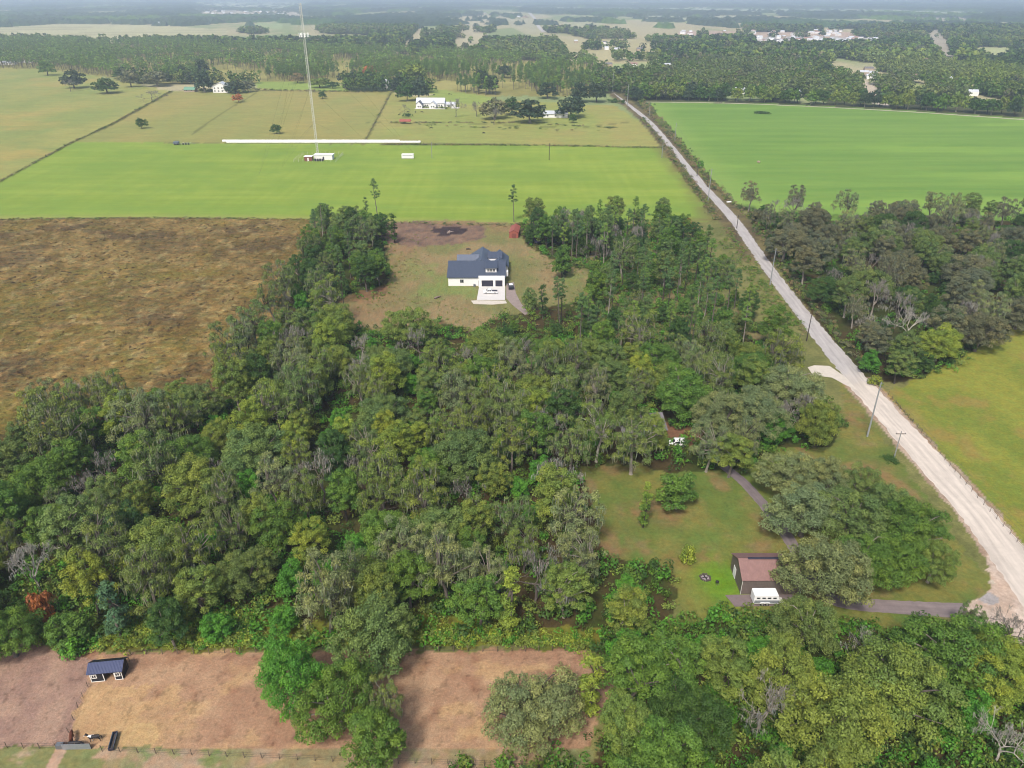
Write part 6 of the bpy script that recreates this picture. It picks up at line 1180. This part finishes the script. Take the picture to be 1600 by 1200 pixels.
for t in TREES:
    t['p'] = proj(t['x'], t['y'], t['h'] * .6); o = t['o']
    if t['nm'] != 'x': o['group'] = STANDS[t['nm']] + (' beyond the fields' if t['kind'].startswith('far') else '')
    if t['lab']: continue
    px, py = t['p']; hm_ = VAR[t['kind']][0]['h']; size = 'tall' if t['h'] > hm_ * 1.03 else 'short' if t['h'] < hm_ * .9 else ''
    tone = 'greyish' if t['nm'] == 'bare_tree' else t['tone'].replace('fresh pine green', 'fresh green').replace('pine green', 'dull green')
    if t['kind'] == 'far_pine':
        i = int(np.clip(px // 95, 0, 9)); pos = ['at the far left end of the pine belt', 'behind the dark spreading oak', 'behind the lone far left oaks', 'behind the white farmhouse', 'behind the farmhouse green strip', 'behind the mast top', 'behind the white gabled cottage', 'behind the large white house', 'behind the leafless meadow trees', 'at the road end of the pine belt'][i]
    elif t['kind'] == 'far_oak':
        i = int(np.clip((px - 980) // 62, 0, 9)); pos = 'on the far wood front ' + ['where the road enters', 'just right of the road', 'above the sandy track start', 'left of its middle', 'at its middle', 'right of its middle', 'below the far settlement', 'below the tan swath', 'near its right part', 'at the right frame edge'][i]
    else: pos = min(ANCH, key=lambda a: (a[0] - px) ** 2 + (1.3 * (a[1] - py)) ** 2)[2]
    gr[(size, tone, t['nm'], pos)].append(t)
for (size, tone, nm, pos), L_ in gr.items():
    L_.sort(key=lambda t: t['p'][0]); n = len(L_); base = f"{tone} {SHAPE[nm]} {KINDW[nm]}"
    if size: base = size + ' ' + base
    for i, t in enumerate(L_):
        if n == 1: lb = f"{base} {pos}"
        elif n == 2: lb = f"{'left' if i == 0 else 'right'} {base} {pos}"
        elif n == 3: lb = f"{['left', 'middle', 'right'][i]} {base} {pos}"
        else: lb = f"{ORD[i] if i < n - 1 and i < 12 else 'rightmost'} {base} {pos}"
        w_ = lb.split()
        if len(w_) > 16: lb = ' '.join(x for x in w_ if x not in ('the', 'of', 'its'))
        t['o']['label'] = ' '.join(lb.split()[:16])
HAZE = 1.8e-4; EXPO = 1.45

# ---------------------------------------------------------------- air, sky and sun
SUN_EL, SUN_AZ = R(52), R(200)
w = bpy.data.worlds.new('World'); bpy.context.scene.world = w; w.use_nodes = True
N = w.node_tree.nodes; L = w.node_tree.links; N.clear()
out = N.new('ShaderNodeOutputWorld'); bg = N.new('ShaderNodeBackground'); sk = N.new('ShaderNodeTexSky')
sk.sky_type = 'NISHITA'; sk.sun_disc = False; sk.sun_elevation = SUN_EL; sk.sun_rotation = SUN_AZ; sk.air_density = 1.0; sk.dust_density = 4.0; sk.ozone_density = 1.0
bg.inputs['Strength'].default_value = .065; L.new(sk.outputs[0], bg.inputs[0]); L.new(bg.outputs[0], out.inputs[0])
sl = bpy.data.lights.new('sun', 'SUN'); sl.energy = 1.5; sl.angle = R(10); sl.color = (1, .95, .86)
so = bpy.data.objects.new('sun', sl); C.objects.link(so)
so.rotation_euler = (R(90) - SUN_EL, 0, -SUN_AZ + math.pi)
hm, nt, N, L = newmat('haze'); o = nd(N, 'ShaderNodeOutputMaterial'); v = nd(N, 'ShaderNodeVolumePrincipled')
v.inputs['Color'].default_value = (.66, .79, 1, 1); v.inputs['Density'].default_value = HAZE; v.inputs['Anisotropy'].default_value = .2
L.new(v.outputs[0], o.inputs['Volume'])
hb = MB(); hb.box(-80000, 80000, -400, 80000, -1, 130)
tag(hb.build('haze', hm), kind='stuff')
sc = bpy.context.scene
sc.view_settings.view_transform = 'Standard'; sc.view_settings.look = 'None'; sc.view_settings.gamma = 1; sc.view_settings.exposure = EXPO
sc.cycles.max_bounces = 5; sc.cycles.diffuse_bounces = 2; sc.cycles.glossy_bounces = 2; sc.cycles.transmission_bounces = 3; sc.cycles.volume_bounces = 1; sc.cycles.transparent_max_bounces = 8
sc.cycles.use_adaptive_sampling = True; sc.cycles.adaptive_threshold = .02
sc.cycles.use_denoising = True
try: sc.cycles.denoiser = 'OPENIMAGEDENOISE'
except Exception: pass
sc.cycles.volume_step_rate = 10; sc.cycles.volume_max_steps = 32
sc.cycles.pixel_filter_type = 'BLACKMAN_HARRIS'; sc.cycles.filter_width = 1.05
